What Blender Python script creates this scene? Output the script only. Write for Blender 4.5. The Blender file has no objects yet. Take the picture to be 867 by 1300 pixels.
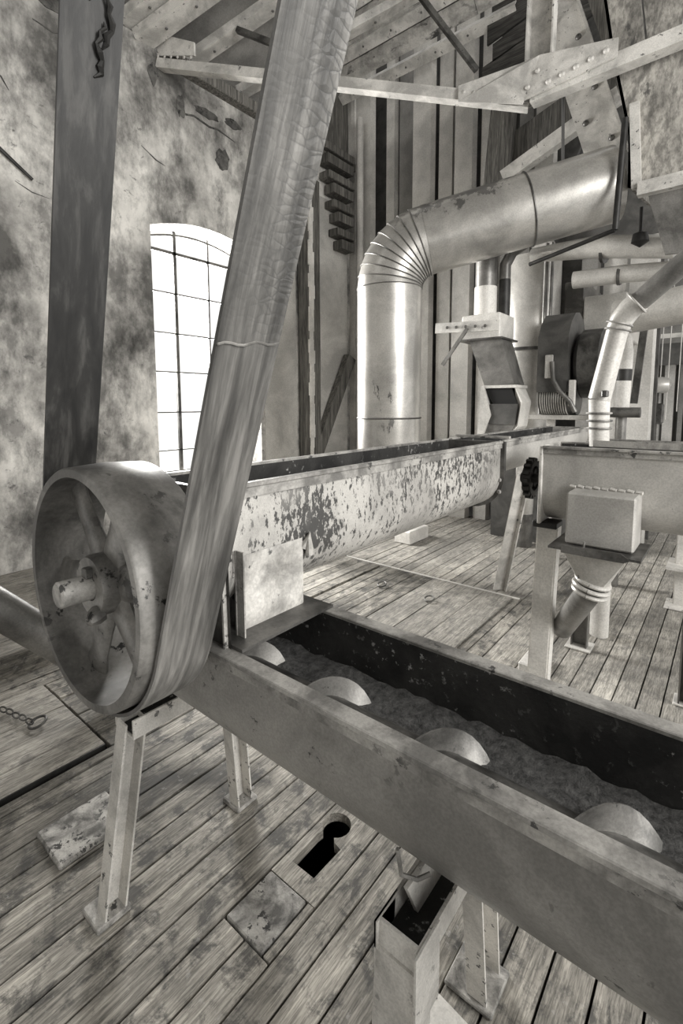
import bpy, bmesh, math, random
from mathutils import Vector, Matrix
random.seed(7)
S = bpy.context.scene
C = S.collection
R = math.radians

# ------------------------------------------------------------------ camera, world, light, exposure
cam = bpy.data.cameras.new('camera'); camo = bpy.data.objects.new('camera', cam); C.objects.link(camo)
camo.location = (0, 0, 1.5)
YAW, PITCH, ROLL = R(-39.13), R(5.55), R(-0.18)
fw = Vector((math.sin(YAW)*math.cos(PITCH), math.cos(YAW)*math.cos(PITCH), -math.sin(PITCH)))
ri = Vector((math.cos(YAW), -math.sin(YAW), 0)); up = ri.cross(fw)
r2 = ri*math.cos(ROLL)+up*math.sin(ROLL); u2 = -ri*math.sin(ROLL)+up*math.cos(ROLL)
camo.rotation_euler = Matrix((r2, u2, -fw)).transposed().to_euler()
cam.sensor_width = 36; cam.lens = 611/1300*36; cam.shift_y = -(650-572.8)/1300
cam.clip_start = .02
S.camera = camo
S.view_settings.view_transform = 'Standard'; S.view_settings.look = 'None'
S.view_settings.gamma = 1; S.view_settings.use_curve_mapping = False
S.view_settings.exposure = 0.68
W = bpy.data.worlds.new('overcast'); S.world = W; W.use_nodes = True
W.node_tree.nodes['Background'].inputs[0].default_value = (1, .985, .955, 1)
W.node_tree.nodes['Background'].inputs[1].default_value = 0.78

def area(name, loc, target, sx, sy, power):
    l = bpy.data.lights.new(name, 'AREA'); l.shape = 'RECTANGLE'; l.size = sx; l.size_y = sy; l.energy = power
    l.color = (1, .985, .955)
    o = bpy.data.objects.new(name, l); C.objects.link(o); o.location = loc
    o.rotation_euler = (Vector(target)-Vector(loc)).to_track_quat('-Z', 'Y').to_euler()
    return o
area('daylight_window', (-5.6, 3.4, 2.4), (-1, 2.6, .8), 1.6, 2.4, 420)      # daylight outside the arched window
area('daylight_side', (4.2, 1.2, 3.2), (-1.5, 2.2, .9), 2.6, 2.6, 220)       # windows of the hall to the right of the camera

# ------------------------------------------------------------------ materials
TINT = (1, .985, .955)
def g(v): return (v*TINT[0], v*TINT[1], v*TINT[2], 1)
class NT:
    def __init__(s, name):
        s.m = bpy.data.materials.new(name); s.m.use_nodes = True; s.t = s.m.node_tree
        s.b = s.t.nodes['Principled BSDF']; s.tc = s.n('ShaderNodeTexCoord')
    def n(s, k, **a):
        o = s.t.nodes.new(k)
        for q, v in a.items(): setattr(o, q, v)
        return o
    def l(s, a, b): s.t.links.new(a, b)
    def vec(s, scale, world=False, rnd=False):
        mp = s.n('ShaderNodeMapping'); mp.inputs['Scale'].default_value = scale if hasattr(scale, '__len__') else (scale,)*3
        if world: src = s.n('ShaderNodeNewGeometry').outputs['Position']
        else: src = s.tc.outputs['Object']
        if rnd:
            oi = s.n('ShaderNodeObjectInfo'); mul = s.n('ShaderNodeVectorMath', operation='MULTIPLY_ADD')
            s.l(oi.outputs['Random'], mul.inputs[0]); mul.inputs[1].default_value = (31, 17, 11); s.l(src, mul.inputs[2]); src = mul.outputs[0]
        s.l(src, mp.inputs['Vector']); return mp.outputs[0]
    def noise(s, v, scale=1, det=6, rough=.6, dist=0):
        o = s.n('ShaderNodeTexNoise'); o.inputs['Scale'].default_value = scale; o.inputs['Detail'].default_value = det
        o.inputs['Roughness'].default_value = rough; o.inputs['Distortion'].default_value = dist
        s.l(v, o.inputs['Vector']); return o.outputs['Fac']
    def voro(s, v, feature='DISTANCE_TO_EDGE', scale=1):
        o = s.n('ShaderNodeTexVoronoi', feature=feature); o.inputs['Scale'].default_value = scale
        s.l(v, o.inputs['Vector']); return o.outputs['Distance']
    def ramp(s, f, stops):
        o = s.n('ShaderNodeValToRGB'); e = o.color_ramp.elements
        e[0].position, e[0].color = stops[0][0], g(stops[0][1]); e[1].position, e[1].color = stops[-1][0], g(stops[-1][1])
        for p, v in stops[1:-1]:
            q = e.new(p); q.color = g(v)
        s.l(f, o.inputs[0]); return o.outputs[0]
    def mix(s, f, a, b, mode='MIX'):
        o = s.n('ShaderNodeMix', data_type='RGBA', blend_type=mode)
        if isinstance(f, (int, float)): o.inputs[0].default_value = f
        else: s.l(f, o.inputs[0])
        for i, q in ((6, a), (7, b)):
            if isinstance(q, (int, float)): o.inputs[i].default_value = g(q)
            else: s.l(q, o.inputs[i])
        return o.outputs[2]
    def bump(s, h, st=.3, d=.01):
        o = s.n('ShaderNodeBump'); o.inputs['Strength'].default_value = st; o.inputs['Distance'].default_value = d
        s.l(h, o.inputs['Height']); s.l(o.outputs[0], s.b.inputs['Normal'])
    def out(s, col, rough=.6, metal=0., spec=None):
        s.l(col, s.b.inputs['Base Color']); s.b.inputs['Roughness'].default_value = rough; s.b.inputs['Metallic'].default_value = metal
        if spec is not None: s.b.inputs['Specular IOR Level'].default_value = spec
        return s.m

def worn(name, lo, hi, dark=.05, spot=.64, sscale=22, big=3, rough=.5, metal=0., streak=None, st=.25, width=.03, blots=()):
    """painted or bare metal with soft mottling, dark chips/rust spots and optional streaks"""
    t = NT(name)
    a = t.ramp(t.noise(t.vec(big), 1, 9, .62, .4), [(.4, lo), (.6, hi)])
    n2 = t.noise(t.vec(sscale if streak is None else tuple(sscale*q for q in streak)), 1, 8, .68)
    for c, rad, amt in blots:      # stains with a place of their own: world position, radius, strength
        di = t.n('ShaderNodeVectorMath', operation='DISTANCE'); t.l(t.n('ShaderNodeNewGeometry').outputs['Position'], di.inputs[0]); di.inputs[1].default_value = c
        mr = t.n('ShaderNodeMapRange'); mr.inputs[1].default_value = 0; mr.inputs[2].default_value = rad; mr.inputs[3].default_value = amt; mr.inputs[4].default_value = 0
        t.l(di.outputs['Value'], mr.inputs[0]); ad = t.n('ShaderNodeMath', operation='ADD'); t.l(n2, ad.inputs[0]); t.l(mr.outputs[0], ad.inputs[1]); n2 = ad.outputs[0]
    msk = t.ramp(n2, [(spot, 0), (spot+width, 1)])
    # chips gather in patches
    pat = t.ramp(t.noise(t.vec(big*.9), 1, 3, .5), [(.44, .12 if not blots else .5), (.56, 1)])
    msk = t.mix(1, msk, pat, 'MULTIPLY')
    fine = t.ramp(t.noise(t.vec(sscale*7), 1, 4, .7), [(.38, .84), (.6, 1.05)])
    col = t.mix(1, a, fine, 'MULTIPLY')
    col = t.mix(msk, col, dark)
    t.bump(n2, st, .004)
    return t.out(col, rough, metal)

M = {}
M['white'] = worn('chipped_white_paint', .4, .7, .05, .6, 30, 5)
M['white2'] = worn('dusty_white_paint', .5, .72, .12, .7, 14, 3)
M['trough'] = worn('speckled_trough_paint', .28, .48, .045, .56, 44, 3.2, .42, 0, (1.5, 1.5, .8), .35, .03, (((-.89, .97, 1.17), .17, .17), ((-.89, 1.75, 1.3), .3, .09), ((-.89, 2.1, 1.25), .3, .1), ((-.89, 1.4, 1.27), .25, .07)))
M['trough_front'] = worn('grey_trough_paint', .18, .33, .03, .61, 24, 3.2, .38, .1)
M['trough_right'] = worn('pale_trough_paint', .34, .5, .08, .7, 18, 3, .38, .1)
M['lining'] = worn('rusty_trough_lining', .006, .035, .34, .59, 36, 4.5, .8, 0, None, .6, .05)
M['rim'] = worn('worn_rim_steel', .16, .42, .05, .58, 22, 9, .5, .2)
M['steel'] = worn('dark_oily_steel', .05, .15, .015, .62, 18, 7, .42, .45)
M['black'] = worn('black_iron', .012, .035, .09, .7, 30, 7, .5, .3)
M['pulley'] = worn('cast_iron_pulley', .1, .27, .02, .58, 13, 5, .42, .35)
M['duct'] = worn('galvanised_duct', .36, .56, .07, .69, 16, 2.4, .3, .55, (1, 1, .4), .05, .06, (((-1.86, 3.72, 3.22), .36, .42), ((-1.6, 3.86, 3.3), .3, .36), ((-2.2, 3.55, 3.08), .3, .3), ((-2.3, 3.33, 1.62), .22, .2), ((-2.2, 3.36, 1.3), .2, .2)))
M['duct2'] = worn('pale_duct_paint', .46, .64, .1, .69, 16, 3, .35, .3, None, .06)
M['sheet'] = worn('wrinkled_sheet_paint', .3, .66, .06, .63, 15, 8, .4, .1, None, .7)
M['column'] = worn('bin_panel_paint', .4, .62, .16, .74, 9, 1.6, .5, 0, (1, 1, .25), .05)
M['column_dark'] = worn('grey_bin_panel', .16, .28, .08, .72, 9, 1.6, .5, 0, (1, 1, .25), .05)
M['truss'] = worn('truss_paint', .36, .64, .06, .61, 22, 4, .5)
M['grey'] = worn('grey_chute_steel', .1, .24, .05, .68, 16, 4, .4, .4)
M['guard'] = worn('dark_paint_gap_shade', .05, .1, .2, .7, 22, 5, .55)
M['screw'] = worn('screw_flight_steel', .1, .26, .06, .62, 30, 8, .45, .4)
M['peel_board'] = worn('peeling_roof_paint', .3, .56, .035, .53, 6, 4, .8, 0, (.5, 1.3, 1.3), .4, .05)
M['peel'] = worn('bare_dark_render', .05, .14, .02, .55, 25, 8, .9)

def m_plaster():
    t = NT('stained_plaster')
    a = t.ramp(t.noise(t.vec((1.1, 1.2, 1.0)), 1, 10, .66, .1), [(.36, .13), (.45, .36), (.54, .62), (.66, .82)])
    b = t.ramp(t.noise(t.vec((3.2, 3.2, 1.8)), 1, 9, .72, .1), [(.4, .36), (.55, 1.0)])
    col = t.mix(.9, a, b, 'MULTIPLY')
    cr = t.noise(t.vec((7, 7, 11)), 1, 10, .75, .5)
    col = t.mix(t.ramp(cr, [(.6, 0), (.66, .8)]), col, .09)
    v = t.voro(t.vec((1.4, 1.4, 1.9), rnd=False), 'DISTANCE_TO_EDGE', 1)
    t.bump(t.noise(t.vec(9), 1, 10, .7), .55, .03)
    return t.out(col, .9, 0, .2)
M['plaster'] = m_plaster()

def m_wood(name, lo, hi, grain=(34, 1.3, 34), stain=True, dark=.05, kn=.66):
    t = NT(name)
    gr = t.noise(t.vec(grain, rnd=True), 1, 9, .65, .7)
    col = t.ramp(gr, [(.36, lo), (.5, (lo+hi)/2), (.62, hi)])
    oi = t.n('ShaderNodeObjectInfo')
    col = t.mix(1, col, t.ramp(oi.outputs['Random'], [(0, .72), (1, 1.12)]), 'MULTIPLY')
    fine = t.noise(t.vec((grain[0]*4, grain[1]*5, grain[2]*4), rnd=True), 1, 4, .7)
    col = t.mix(1, col, t.ramp(fine, [(.4, .58), (.58, 1.08)]), 'MULTIPLY')
    if stain:
        c0 = col
        sv = t.noise(t.vec((1.7, 1.2, 1.7), world=True), 1, 8, .66, .8)
        col = t.mix(1, col, t.ramp(sv, [(.38, .3), (.47, .7), (.56, 1.1), (.66, 1.45)]), 'MULTIPLY')
        d2 = t.noise(t.vec((11, 9, 11), world=True), 1, 9, .72, .3)
        col = t.mix(t.ramp(d2, [(.4, .8), (.5, 0)]), col, .05)
        col = t.mix(float(stain), c0, col)
        d3 = t.noise(t.vec((38, 30, 38), world=True), 1, 5, .7)
        col = t.mix(t.ramp(d3, [(.6, 0), (.68, .3)]), col, .5)
    sp = t.noise(t.vec((grain[0]*.5, grain[1]*1.4, grain[2]*.5), rnd=True), 1, 6, .7)
    col = t.mix(t.ramp(sp, [(kn, 0), (kn+.05, .85)]), col, dark)
    t.bump(gr, .5, .006)
    return t.out(col, .72, 0, .3)
M['plank'] = m_wood('weathered_floor_boards', .2, .42, (55, 3, 55))
M['plank_pale'] = m_wood('pale_floor_boards', .3, .5, (55, 3, 55), .55)
M['timber'] = m_wood('old_timber', .06, .22, (30, 30, 1.6), False)
M['dark_timber'] = m_wood('void_shade_timber', .02, .09, (1.6, 26, 26), False)  # loft boards: the darkness of the unlit roof void is in this colour
M['timber_x'] = m_wood('roof_boards', .16, .5, (1.4, 26, 26), False, .04, .58)
M['ply'] = m_wood('plywood', .2, .5, (9, 9, 4), False, .05, .6)
M['concrete'] = worn('crusty_patch', .12, .5, .04, .56, 30, 11, .9, 0, None, .8)

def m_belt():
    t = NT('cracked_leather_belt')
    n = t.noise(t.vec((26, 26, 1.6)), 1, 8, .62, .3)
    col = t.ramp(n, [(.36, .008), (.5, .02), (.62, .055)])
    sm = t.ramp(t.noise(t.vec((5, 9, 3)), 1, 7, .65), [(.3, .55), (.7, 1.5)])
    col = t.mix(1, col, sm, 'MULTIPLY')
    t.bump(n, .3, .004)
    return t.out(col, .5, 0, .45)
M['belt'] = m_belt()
def m_belt2():
    t = NT('pale_cracked_leather_belt')
    n = t.noise(t.vec((9, 46, 2.2)), 1, 8, .62, .3)
    col = t.ramp(n, [(.36, .06), (.5, .115), (.64, .21)])
    sm = t.ramp(t.noise(t.vec((5, 14, 2.5)), 1, 7, .65), [(.3, .5), (.7, 1.3)])
    col = t.mix(1, col, sm, 'MULTIPLY')
    # scaly cracks on the upper run only
    wob = t.n('ShaderNodeVectorMath', operation='ADD'); nn = t.n('ShaderNodeTexNoise'); nn.inputs['Scale'].default_value = 9
    t.l(t.tc.outputs['Object'], nn.inputs['Vector'])
    sc = t.n('ShaderNodeVectorMath', operation='SCALE'); t.l(nn.outputs['Color'], sc.inputs[0]); sc.inputs['Scale'].default_value = .05
    t.l(t.tc.outputs['Object'], wob.inputs[0]); t.l(sc.outputs[0], wob.inputs[1])
    mp = t.n('ShaderNodeMapping'); mp.inputs['Scale'].default_value = (34, 38, 80); t.l(wob.outputs[0], mp.inputs['Vector'])
    v = t.voro(mp.outputs[0])
    sep = t.n('ShaderNodeSeparateXYZ'); t.l(t.n('ShaderNodeNewGeometry').outputs['Position'], sep.inputs[0])
    mz = t.n('ShaderNodeMapRange'); mz.inputs[1].default_value = 1.56; mz.inputs[2].default_value = 1.66; t.l(sep.outputs['Z'], mz.inputs[0])
    my = t.n('ShaderNodeMapRange'); my.inputs[1].default_value = .47; my.inputs[2].default_value = .53; my.inputs[3].default_value = .25; t.l(sep.outputs['Y'], my.inputs[0])
    mm = t.n('ShaderNodeMath', operation='MULTIPLY'); t.l(mz.outputs[0], mm.inputs[0]); t.l(my.outputs[0], mm.inputs[1])
    cr = t.ramp(v, [(.0, .8), (.1, .0)])
    cm = t.mix(1, cr, mm.outputs[0], 'MULTIPLY')
    col = t.mix(cm, col, .05)
    ad = t.n('ShaderNodeMath', operation='MULTIPLY_ADD'); t.l(v, ad.inputs[0]); t.l(mm.outputs[0], ad.inputs[1]); t.l(n, ad.inputs[2])
    t.bump(ad.outputs[0], .45, .006)
    return t.out(col, .48, 0, .45)
M['belt2'] = m_belt2()
def m_plain(name, v, rough=.6, metal=0):
    t = NT(name); t.b.inputs['Base Color'].default_value = g(v); t.b.inputs['Roughness'].default_value = rough; t.b.inputs['Metallic'].default_value = metal
    return t.m
M['void'] = m_plain('dark_void', .008, .9)
M['cable'] = m_plain('dark_cable', .06, .5)
def m_grain():
    t = NT('grain_dust'); a = t.noise(t.vec(60), 1, 6, .75)
    t.bump(a, .9, .01); return t.out(t.ramp(a, [(.35, .02), (.7, .13)]), .95)
M['grain'] = m_grain()
def m_glass():
    t = NT('dusty_window_glass'); t.t.nodes.remove(t.b)
    tr = t.n('ShaderNodeBsdfTransparent'); tr.inputs[0].default_value = (1, 1, 1, 1)
    gl = t.n('ShaderNodeBsdfGlossy'); gl.inputs['Roughness'].default_value = .15
    mx = t.n('ShaderNodeMixShader'); mx.inputs[0].default_value = .03
    t.l(tr.outputs[0], mx.inputs[1]); t.l(gl.outputs[0], mx.inputs[2])
    t.l(mx.outputs[0], t.t.nodes['Material Output'].inputs[0]); return t.m
M['glass'] = m_glass()

# ------------------------------------------------------------------ helpers (all coordinates are world metres)
def V(*a): return Vector(a if len(a) == 3 else a[0])
def new(): return bmesh.new()
def thing(name, label, cat, loc, group=None):
    o = bpy.data.objects.new(name, None); C.objects.link(o); o.location = loc; o.empty_display_size = .1
    o['label'] = label; o['category'] = cat
    if group: o['group'] = group
    return o
def wloc(o):
    v = Vector((0, 0, 0))
    while o: v = v+o.location; o = o.parent
    return v
def obj(name, bm, mat, parent=None, smooth=False, label=None, kind=None, origin=None):
    bmesh.ops.recalc_face_normals(bm, faces=bm.faces)
    me = bpy.data.meshes.new(name)
    o = bpy.data.objects.new(name, me); C.objects.link(o)
    base = wloc(parent) if parent else Vector((0, 0, 0))
    if origin is not None: base = base*0+Vector(origin)
    for v in bm.verts: v.co -= base
    bm.to_mesh(me); bm.free()
    if parent:
        o.parent = parent; o.location = base-wloc(parent)
    else: o.location = base
    me.materials.append(M[mat] if isinstance(mat, str) else mat)
    if smooth:
        me.shade_smooth() if hasattr(me, 'shade_smooth') else None
        me.set_sharp_from_angle(angle=R(38))
    if label: o['label'] = label
    if kind: o['kind'] = kind
    return o
def tag(o, label, cat, group=None):
    o['label'] = label; o['category'] = cat
    if group: o['group'] = group
    return o
def struct(name, bm, mat, **k):
    o = obj(name, bm, mat, **k); o['kind'] = 'structure'; return o
def frame(d, upv=(0, 0, 1)):
    d = Vector(d).normalized(); u = Vector(upv)
    if abs(d.dot(u)) > .98: u = Vector((1, 0, 0))
    x = u.cross(d).normalized(); y = d.cross(x)
    return x, y, d
def box(bm, x0, x1, y0, y1, z0, z1, bev=0):
    vs = [bm.verts.new((x, y, z)) for x in (x0, x1) for y in (y0, y1) for z in (z0, z1)]
    fs = [bm.faces.new([vs[i] for i in q]) for q in ((0, 1, 3, 2), (4, 6, 7, 5), (0, 4, 5, 1), (2, 3, 7, 6), (0, 2, 6, 4), (1, 5, 7, 3))]
    if bev:
        es = list({e for f in fs for e in f.edges})
        bmesh.ops.bevel(bm, geom=es, offset=bev, segments=1, affect='EDGES')
    return bm
def sweep(bm, prof, p, q, upv=(0, 0, 1)):
    """closed 2-D profile swept from p to q; profile x = side, y = up"""
    p, q = V(p), V(q); x, y, d = frame(q-p, upv)
    A = [bm.verts.new(p+x*a+y*b) for a, b in prof]; B = [bm.verts.new(q+x*a+y*b) for a, b in prof]
    n = len(prof)
    for i in range(n): bm.faces.new((A[i], A[(i+1) % n], B[(i+1) % n], B[i]))
    bm.faces.new(A); bm.faces.new(B)
    return bm
def beam(bm, p, q, w, h, upv=(0, 0, 1)):
    return sweep(bm, [(-w/2, -h/2), (w/2, -h/2), (w/2, h/2), (-w/2, h/2)], p, q, upv)
def chan(bm, p, q, w, f, t, upv=(0, 0, 1)):
    """U channel: web of width w (side axis), flanges f standing towards +up"""
    return sweep(bm, [(-w/2, 0), (w/2, 0), (w/2, f), (w/2-t, f), (w/2-t, t), (-w/2+t, t), (-w/2+t, f), (-w/2, f)], p, q, upv)
def angle(bm, p, q, a, b, t, upv=(0, 0, 1)):
    """L bar: foot of width a along side, leg b along up"""
    return sweep(bm, [(0, 0), (a, 0), (a, t), (t, t), (t, b), (0, b)], p, q, upv)
def tube(bm, pts, r, seg=20, cap=True, closed=False):
    pts = [V(p) for p in pts]; n = len(pts); rings = []
    rr = r if hasattr(r, '__len__') else [r]*n
    x = None
    for i, p in enumerate(pts):
        a = pts[i]-pts[i-1] if i else pts[1]-pts[0]; b = pts[i+1]-pts[i] if i < n-1 else pts[i]-pts[i-1]
        d = (a.normalized()+b.normalized()).normalized()
        if x is None: x, y, d = frame(d)
        else:
            x = (x-d*x.dot(d)).normalized(); y = d.cross(x)
        k = 1/max(.5, math.sqrt((1+a.normalized().dot(b.normalized()))/2))
        rings.append([bm.verts.new(p+(x*math.cos(2*math.pi*j/seg)+y*math.sin(2*math.pi*j/seg))*rr[i]) for j in range(seg)])
    for i in range(n-1):
        for j in range(seg): bm.faces.new((rings[i][j], rings[i][(j+1) % seg], rings[i+1][(j+1) % seg], rings[i+1][j]))
    if cap: bm.faces.new(rings[0]); bm.faces.new(rings[-1])
    return bm
def lathe(bm, prof, org, axis, seg=48, cap=False):
    """profile of (radius, along) turned about axis through org"""
    x, y, d = frame(axis); org = V(org); rings = []
    for r, a in prof:
        rings.append([bm.verts.new(org+d*a+(x*math.cos(2*math.pi*j/seg)+y*math.sin(2*math.pi*j/seg))*r) for j in range(seg)])
    n = len(prof)
    for i in range(n-1):
        for j in range(seg): bm.faces.new((rings[i][j], rings[i][(j+1) % seg], rings[i+1][(j+1) % seg], rings[i+1][j]))
    if cap: bm.faces.new(rings[0]); bm.faces.new(rings[-1])
    return bm
def ringlathe(bm, prof, org, axis, seg=48):
    lathe(bm, list(prof)+[prof[0]], org, axis, seg); bmesh.ops.remove_doubles(bm, verts=bm.verts, dist=1e-6); return bm
def prism(bm, poly, off):
    off = V(off); A = [bm.verts.new(V(p)) for p in poly]; B = [bm.verts.new(V(p)+off) for p in poly]; n = len(A)
    bm.faces.new(A); bm.faces.new(B)
    for i in range(n): bm.faces.new((A[i], A[(i+1) % n], B[(i+1) % n], B[i]))
    return bm
def frustum(bm, bot, top):
    A = [bm.verts.new(V(p)) for p in bot]; B = [bm.verts.new(V(p)) for p in top]; n = len(A)
    for i in range(n): bm.faces.new((A[i], A[(i+1) % n], B[(i+1) % n], B[i]))
    bm.faces.new(A); bm.faces.new(B); return bm
def bolts(parent, pts, axis, r=.012, h=.012, mat='truss', name='rivet'):
    """domed rivets or bolt heads, sharing one mesh"""
    first = None
    for p in pts:
        if first is None:
            bm = new(); lathe(bm, [(r, 0), (r*.92, h*.5), (r*.5, h*.95), (0.0005, h)], p, axis, 8)
            first = obj(name, bm, mat, parent, True, origin=p)
        else:
            c = first.copy(); C.objects.link(c); c.parent = parent; c.location = V(p)-wloc(parent)

# ------------------------------------------------------------------ SETTING: floor
HOLE = (-1.08, -.885)
bm = new()
for a in ((-4.8, -1.12, -1.2, 6.05), (-.87, 1.6, -1.2, 9.0), (-1.12, -.87, -1.2, 1.0), (-1.12, -.87, 1.31, 6.05)): box(bm, a[0], a[1], a[2], a[3], -.12, -.032)
floor = struct('floor', bm, 'void')
bm = new(); box(bm, -1.3, -.7, .8, 1.5, -.62, -.60); box(bm, -1.3, -1.28, .8, 1.5, -.6, -.12); box(bm, -.72, -.7, .8, 1.5, -.6, -.12); box(bm, -1.28, -.72, .8, .82, -.6, -.12); box(bm, -1.28, -.72, 1.48, 1.5, -.6, -.12)
obj('pit_bottom', bm, 'void', floor)
def plank(x0, x1, y0, y1, mat='plank', top=None):
    ga = .0035; top = random.uniform(-.004, .002) if top is None else top
    bm = new(); box(bm, x0+ga, x1-ga, y0+.002, y1-.002, -.032, top, .0018)
    obj('plank', bm, mat, floor, origin=((x0+x1)/2, (y0+y1)/2, 0))
x = -4.8; edges = []
fixed = {-1.28: 1, -1.18: 1}
while x < 1.5:
    edges.append(x); x += random.uniform(.095, .108)
# snap the seams read off the foreground
for s in (-2.05, -1.285, -1.18, -1.08, -.885, -.796, -.7, -.6, -.5, -.398, -.295, -.193):
    i = min(range(len(edges)), key=lambda k: abs(edges[k]-s)); edges[i] = s
edges = sorted(e for e in edges if not (-1.07 < e < -.89))
for i in range(len(edges)-1):
    a, b = edges[i], edges[i+1]; m = (a+b)/2
    if HOLE[0]-.01 < m < HOLE[1]+.01 and b-a > .15: # the wide board with the keyhole
        plank(a, -.985, -1.0, .772); plank(-.985, b, -1.0, .772); plank(-.915, b, .772, .957); plank(a, b, 1.62, 3.8, 'plank_pale'); plank(a, b, 3.8, 6.05); continue
    cuts = [-1.0]
    if m < -3.1: cuts = [2.42]
    elif -2.82 < m < -2.045: cuts = [.9]
    if m < -.9:
        c = random.uniform(1.5, 2.5)
        if c > cuts[0]+.3: cuts.append(c)
        if -2.46 < m < -1.24: cuts += [2.6]; 
        cuts += [3.66]; 
        cuts.append(random.uniform(4.5, 5.5)); cuts.append(6.05)
        cuts = sorted(set(cuts))
    else:
        cuts += [random.uniform(1.4, 2.1), random.choice((3.3, 3.8, 3.8)), random.uniform(5, 6.2), 9.0]
    for y0, y1 in zip(cuts, cuts[1:]):
        if -2.46 < m < -1.24 and abs(y0-2.6) < .01: continue      # trapdoors lie here
        plank(a, b, y0, y1, 'plank_pale' if (m > -.9 and y0 > 1.2) or y0 > 2.3 else 'plank')
# keyhole board
bm = new()
def loop2(pts, z):
    vs = [bm.verts.new((p[0], p[1], z)) for p in pts]
    return vs, [bm.edges.new((vs[i], vs[(i+1) % len(vs)])) for i in range(len(vs))]
outer = [(-1.077, .957), (-.889, .957), (-.889, 1.618), (-1.077, 1.618)]
cx, cy, rr = -1.018, 1.218, .052
key = [(-1.045, 1.02), (-.95, 1.022), (-.947, 1.152), (-.978, 1.158)]
a0, a1 = math.atan2(1.158-cy, -.985-cx), math.atan2(1.158-cy, -1.052-cx)+2*math.pi
key += [(cx+rr*math.cos(a0+(a1-a0)*k/18), cy+rr*math.sin(a0+(a1-a0)*k/18)) for k in range(19)]
key += [(-1.048, 1.15)]
v1, e1 = loop2(outer, 0); v2, e2 = loop2(key, 0)
r = bmesh.ops.triangle_fill(bm, use_beauty=True, use_dissolve=False, edges=e1+e2)
fs = [f for f in bm.faces if not (len(f.verts) == 3 and all(v in v2 for v in f.verts) and False)]
ex = bmesh.ops.extrude_face_region(bm, geom=list(bm.faces))
for v in [q for q in ex['geom'] if isinstance(q, bmesh.types.BMVert)]: v.co.z -= .034
obj('plank', bm, 'plank', floor, origin=(-.98, 1.28, 0), label='wide floor board with a keyhole-shaped hole cut through it')
# pale batten across the boards beyond the trapdoors
bm = new(); box(bm, -2.9, -1.2, 3.63, 3.655, -.03, .005, .002); obj('batten', bm, 'white2', floor)

# patches on the floor (lie loose on the boards)
bm = new(); box(bm, -1.074, -.918, .775, .953, -.03, .004, .004)
tag(obj('floor_patch', bm, 'concrete', origin=(-1, .86, 0)), 'crusty square patch board let into the floor beside the keyhole', 'patch')
bm = new(); box(bm, -1.8, -1.6, .52, .76, 0, .022, .006)
tag(obj('floor_block', bm, 'concrete', origin=(-1.7, .64, 0)), 'flaking grey slab on the floor behind the left trough leg', 'slab')
bm = new(); prism(bm, [(-.516, 1.0, .001), (-.40, .985, .001), (-.33, .78, .001), (-.50, .8, .001)], (0, 0, .004))
s = tag(obj('sheet_metal_scrap', bm, 'white2', origin=(-.43, .9, 0)), 'flat white sheet metal offcut on the floor at the bottom edge', 'sheet')
bolts(s, [(-.5, .985, .005)], (0, 0, 1), .005, .003, 'steel', 'nail')

# trapdoors with ring pulls
def ring(parent, c, r=.035, mat='steel', tilt=.25):
    bm = new(); pts = [(c[0]+r*math.cos(t), c[1]+r*math.sin(t), c[2]+.012+tilt*r*(1+math.sin(t))) for t in [2*math.pi*k/20 for k in range(21)]]
    tube(bm, pts, .006, 8); obj('ring_pull', bm, mat, parent, True)
def trapdoor(name, label, x0, x1, y0, y1, n, z, rc, mat='plank'):
    t = thing(name, label, 'trapdoor', ((x0+x1)/2, (y0+y1)/2, 0), 'trapdoors in the floor')
    w = (x1-x0)/n
    for k in range(n):
        bm = new(); box(bm, x0+k*w+.002, x0+(k+1)*w-.002, y0, y1, -.028, z+random.uniform(-.002, .002), .002)
        obj('board', bm, mat, t, origin=(x0+(k+.5)*w, (y0+y1)/2, 0))
    ring(t, (*rc, z)); return t
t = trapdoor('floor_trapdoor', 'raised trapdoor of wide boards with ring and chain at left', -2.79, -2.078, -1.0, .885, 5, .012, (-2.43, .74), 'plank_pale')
bm = new(); box(bm, -2.078, -2.071, -1.0, .885, -.03, .008); obj('gap_shade_strip', bm, 'black', t)  # black strip over the hatch side, paints in the shade of the gap
bm = new()
for k in range(5):
    c = V(-2.47-.05*k, .72-.012*k, .03); pts = [c+V(.03*math.cos(q), .012*math.sin(q), .004*(k % 2)) for q in [2*math.pi*j/12 for j in range(13)]]
    tube(bm, pts, .004, 6)
obj('chain', bm, 'steel', t, True)
trapdoor('floor_trapdoor', 'ribbed trapdoor with ring beyond the dark trough, nearer the speckled trough', -2.455, -1.935, 2.605, 3.62, 6, .004, (-2.17, 3.19), 'plank')
trapdoor('floor_trapdoor', 'smooth trapdoor of three wide boards with ring beyond the dark trough', -1.925, -1.245, 2.605, 3.62, 3, .008, (-1.715, 3.16), 'plank_pale')

# raised timber platform along the left wall
t = thing('timber_platform', 'low raised timber platform of long boards along the plaster wall', 'platform', (-3.95, .7, 0))
for k in range(8):
    x0 = -4.6+.19*k; bm = new(); box(bm, x0, x0+.184, -1.0, 2.4, .07, .11+random.uniform(-.002, .002), .003); obj('board', bm, 'plank_pale', t, origin=(x0+.09, .7, .1))
bm = new(); box(bm, -3.12, -3.07, -1.0, 2.4, -.03, .1, .004); obj('kerb_timber', bm, 'plank', t)
bm = new(); box(bm, -4.5, -3.2, 2.28, 2.36, -.03, .07); obj('joist', bm, 'plank', t)

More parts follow.
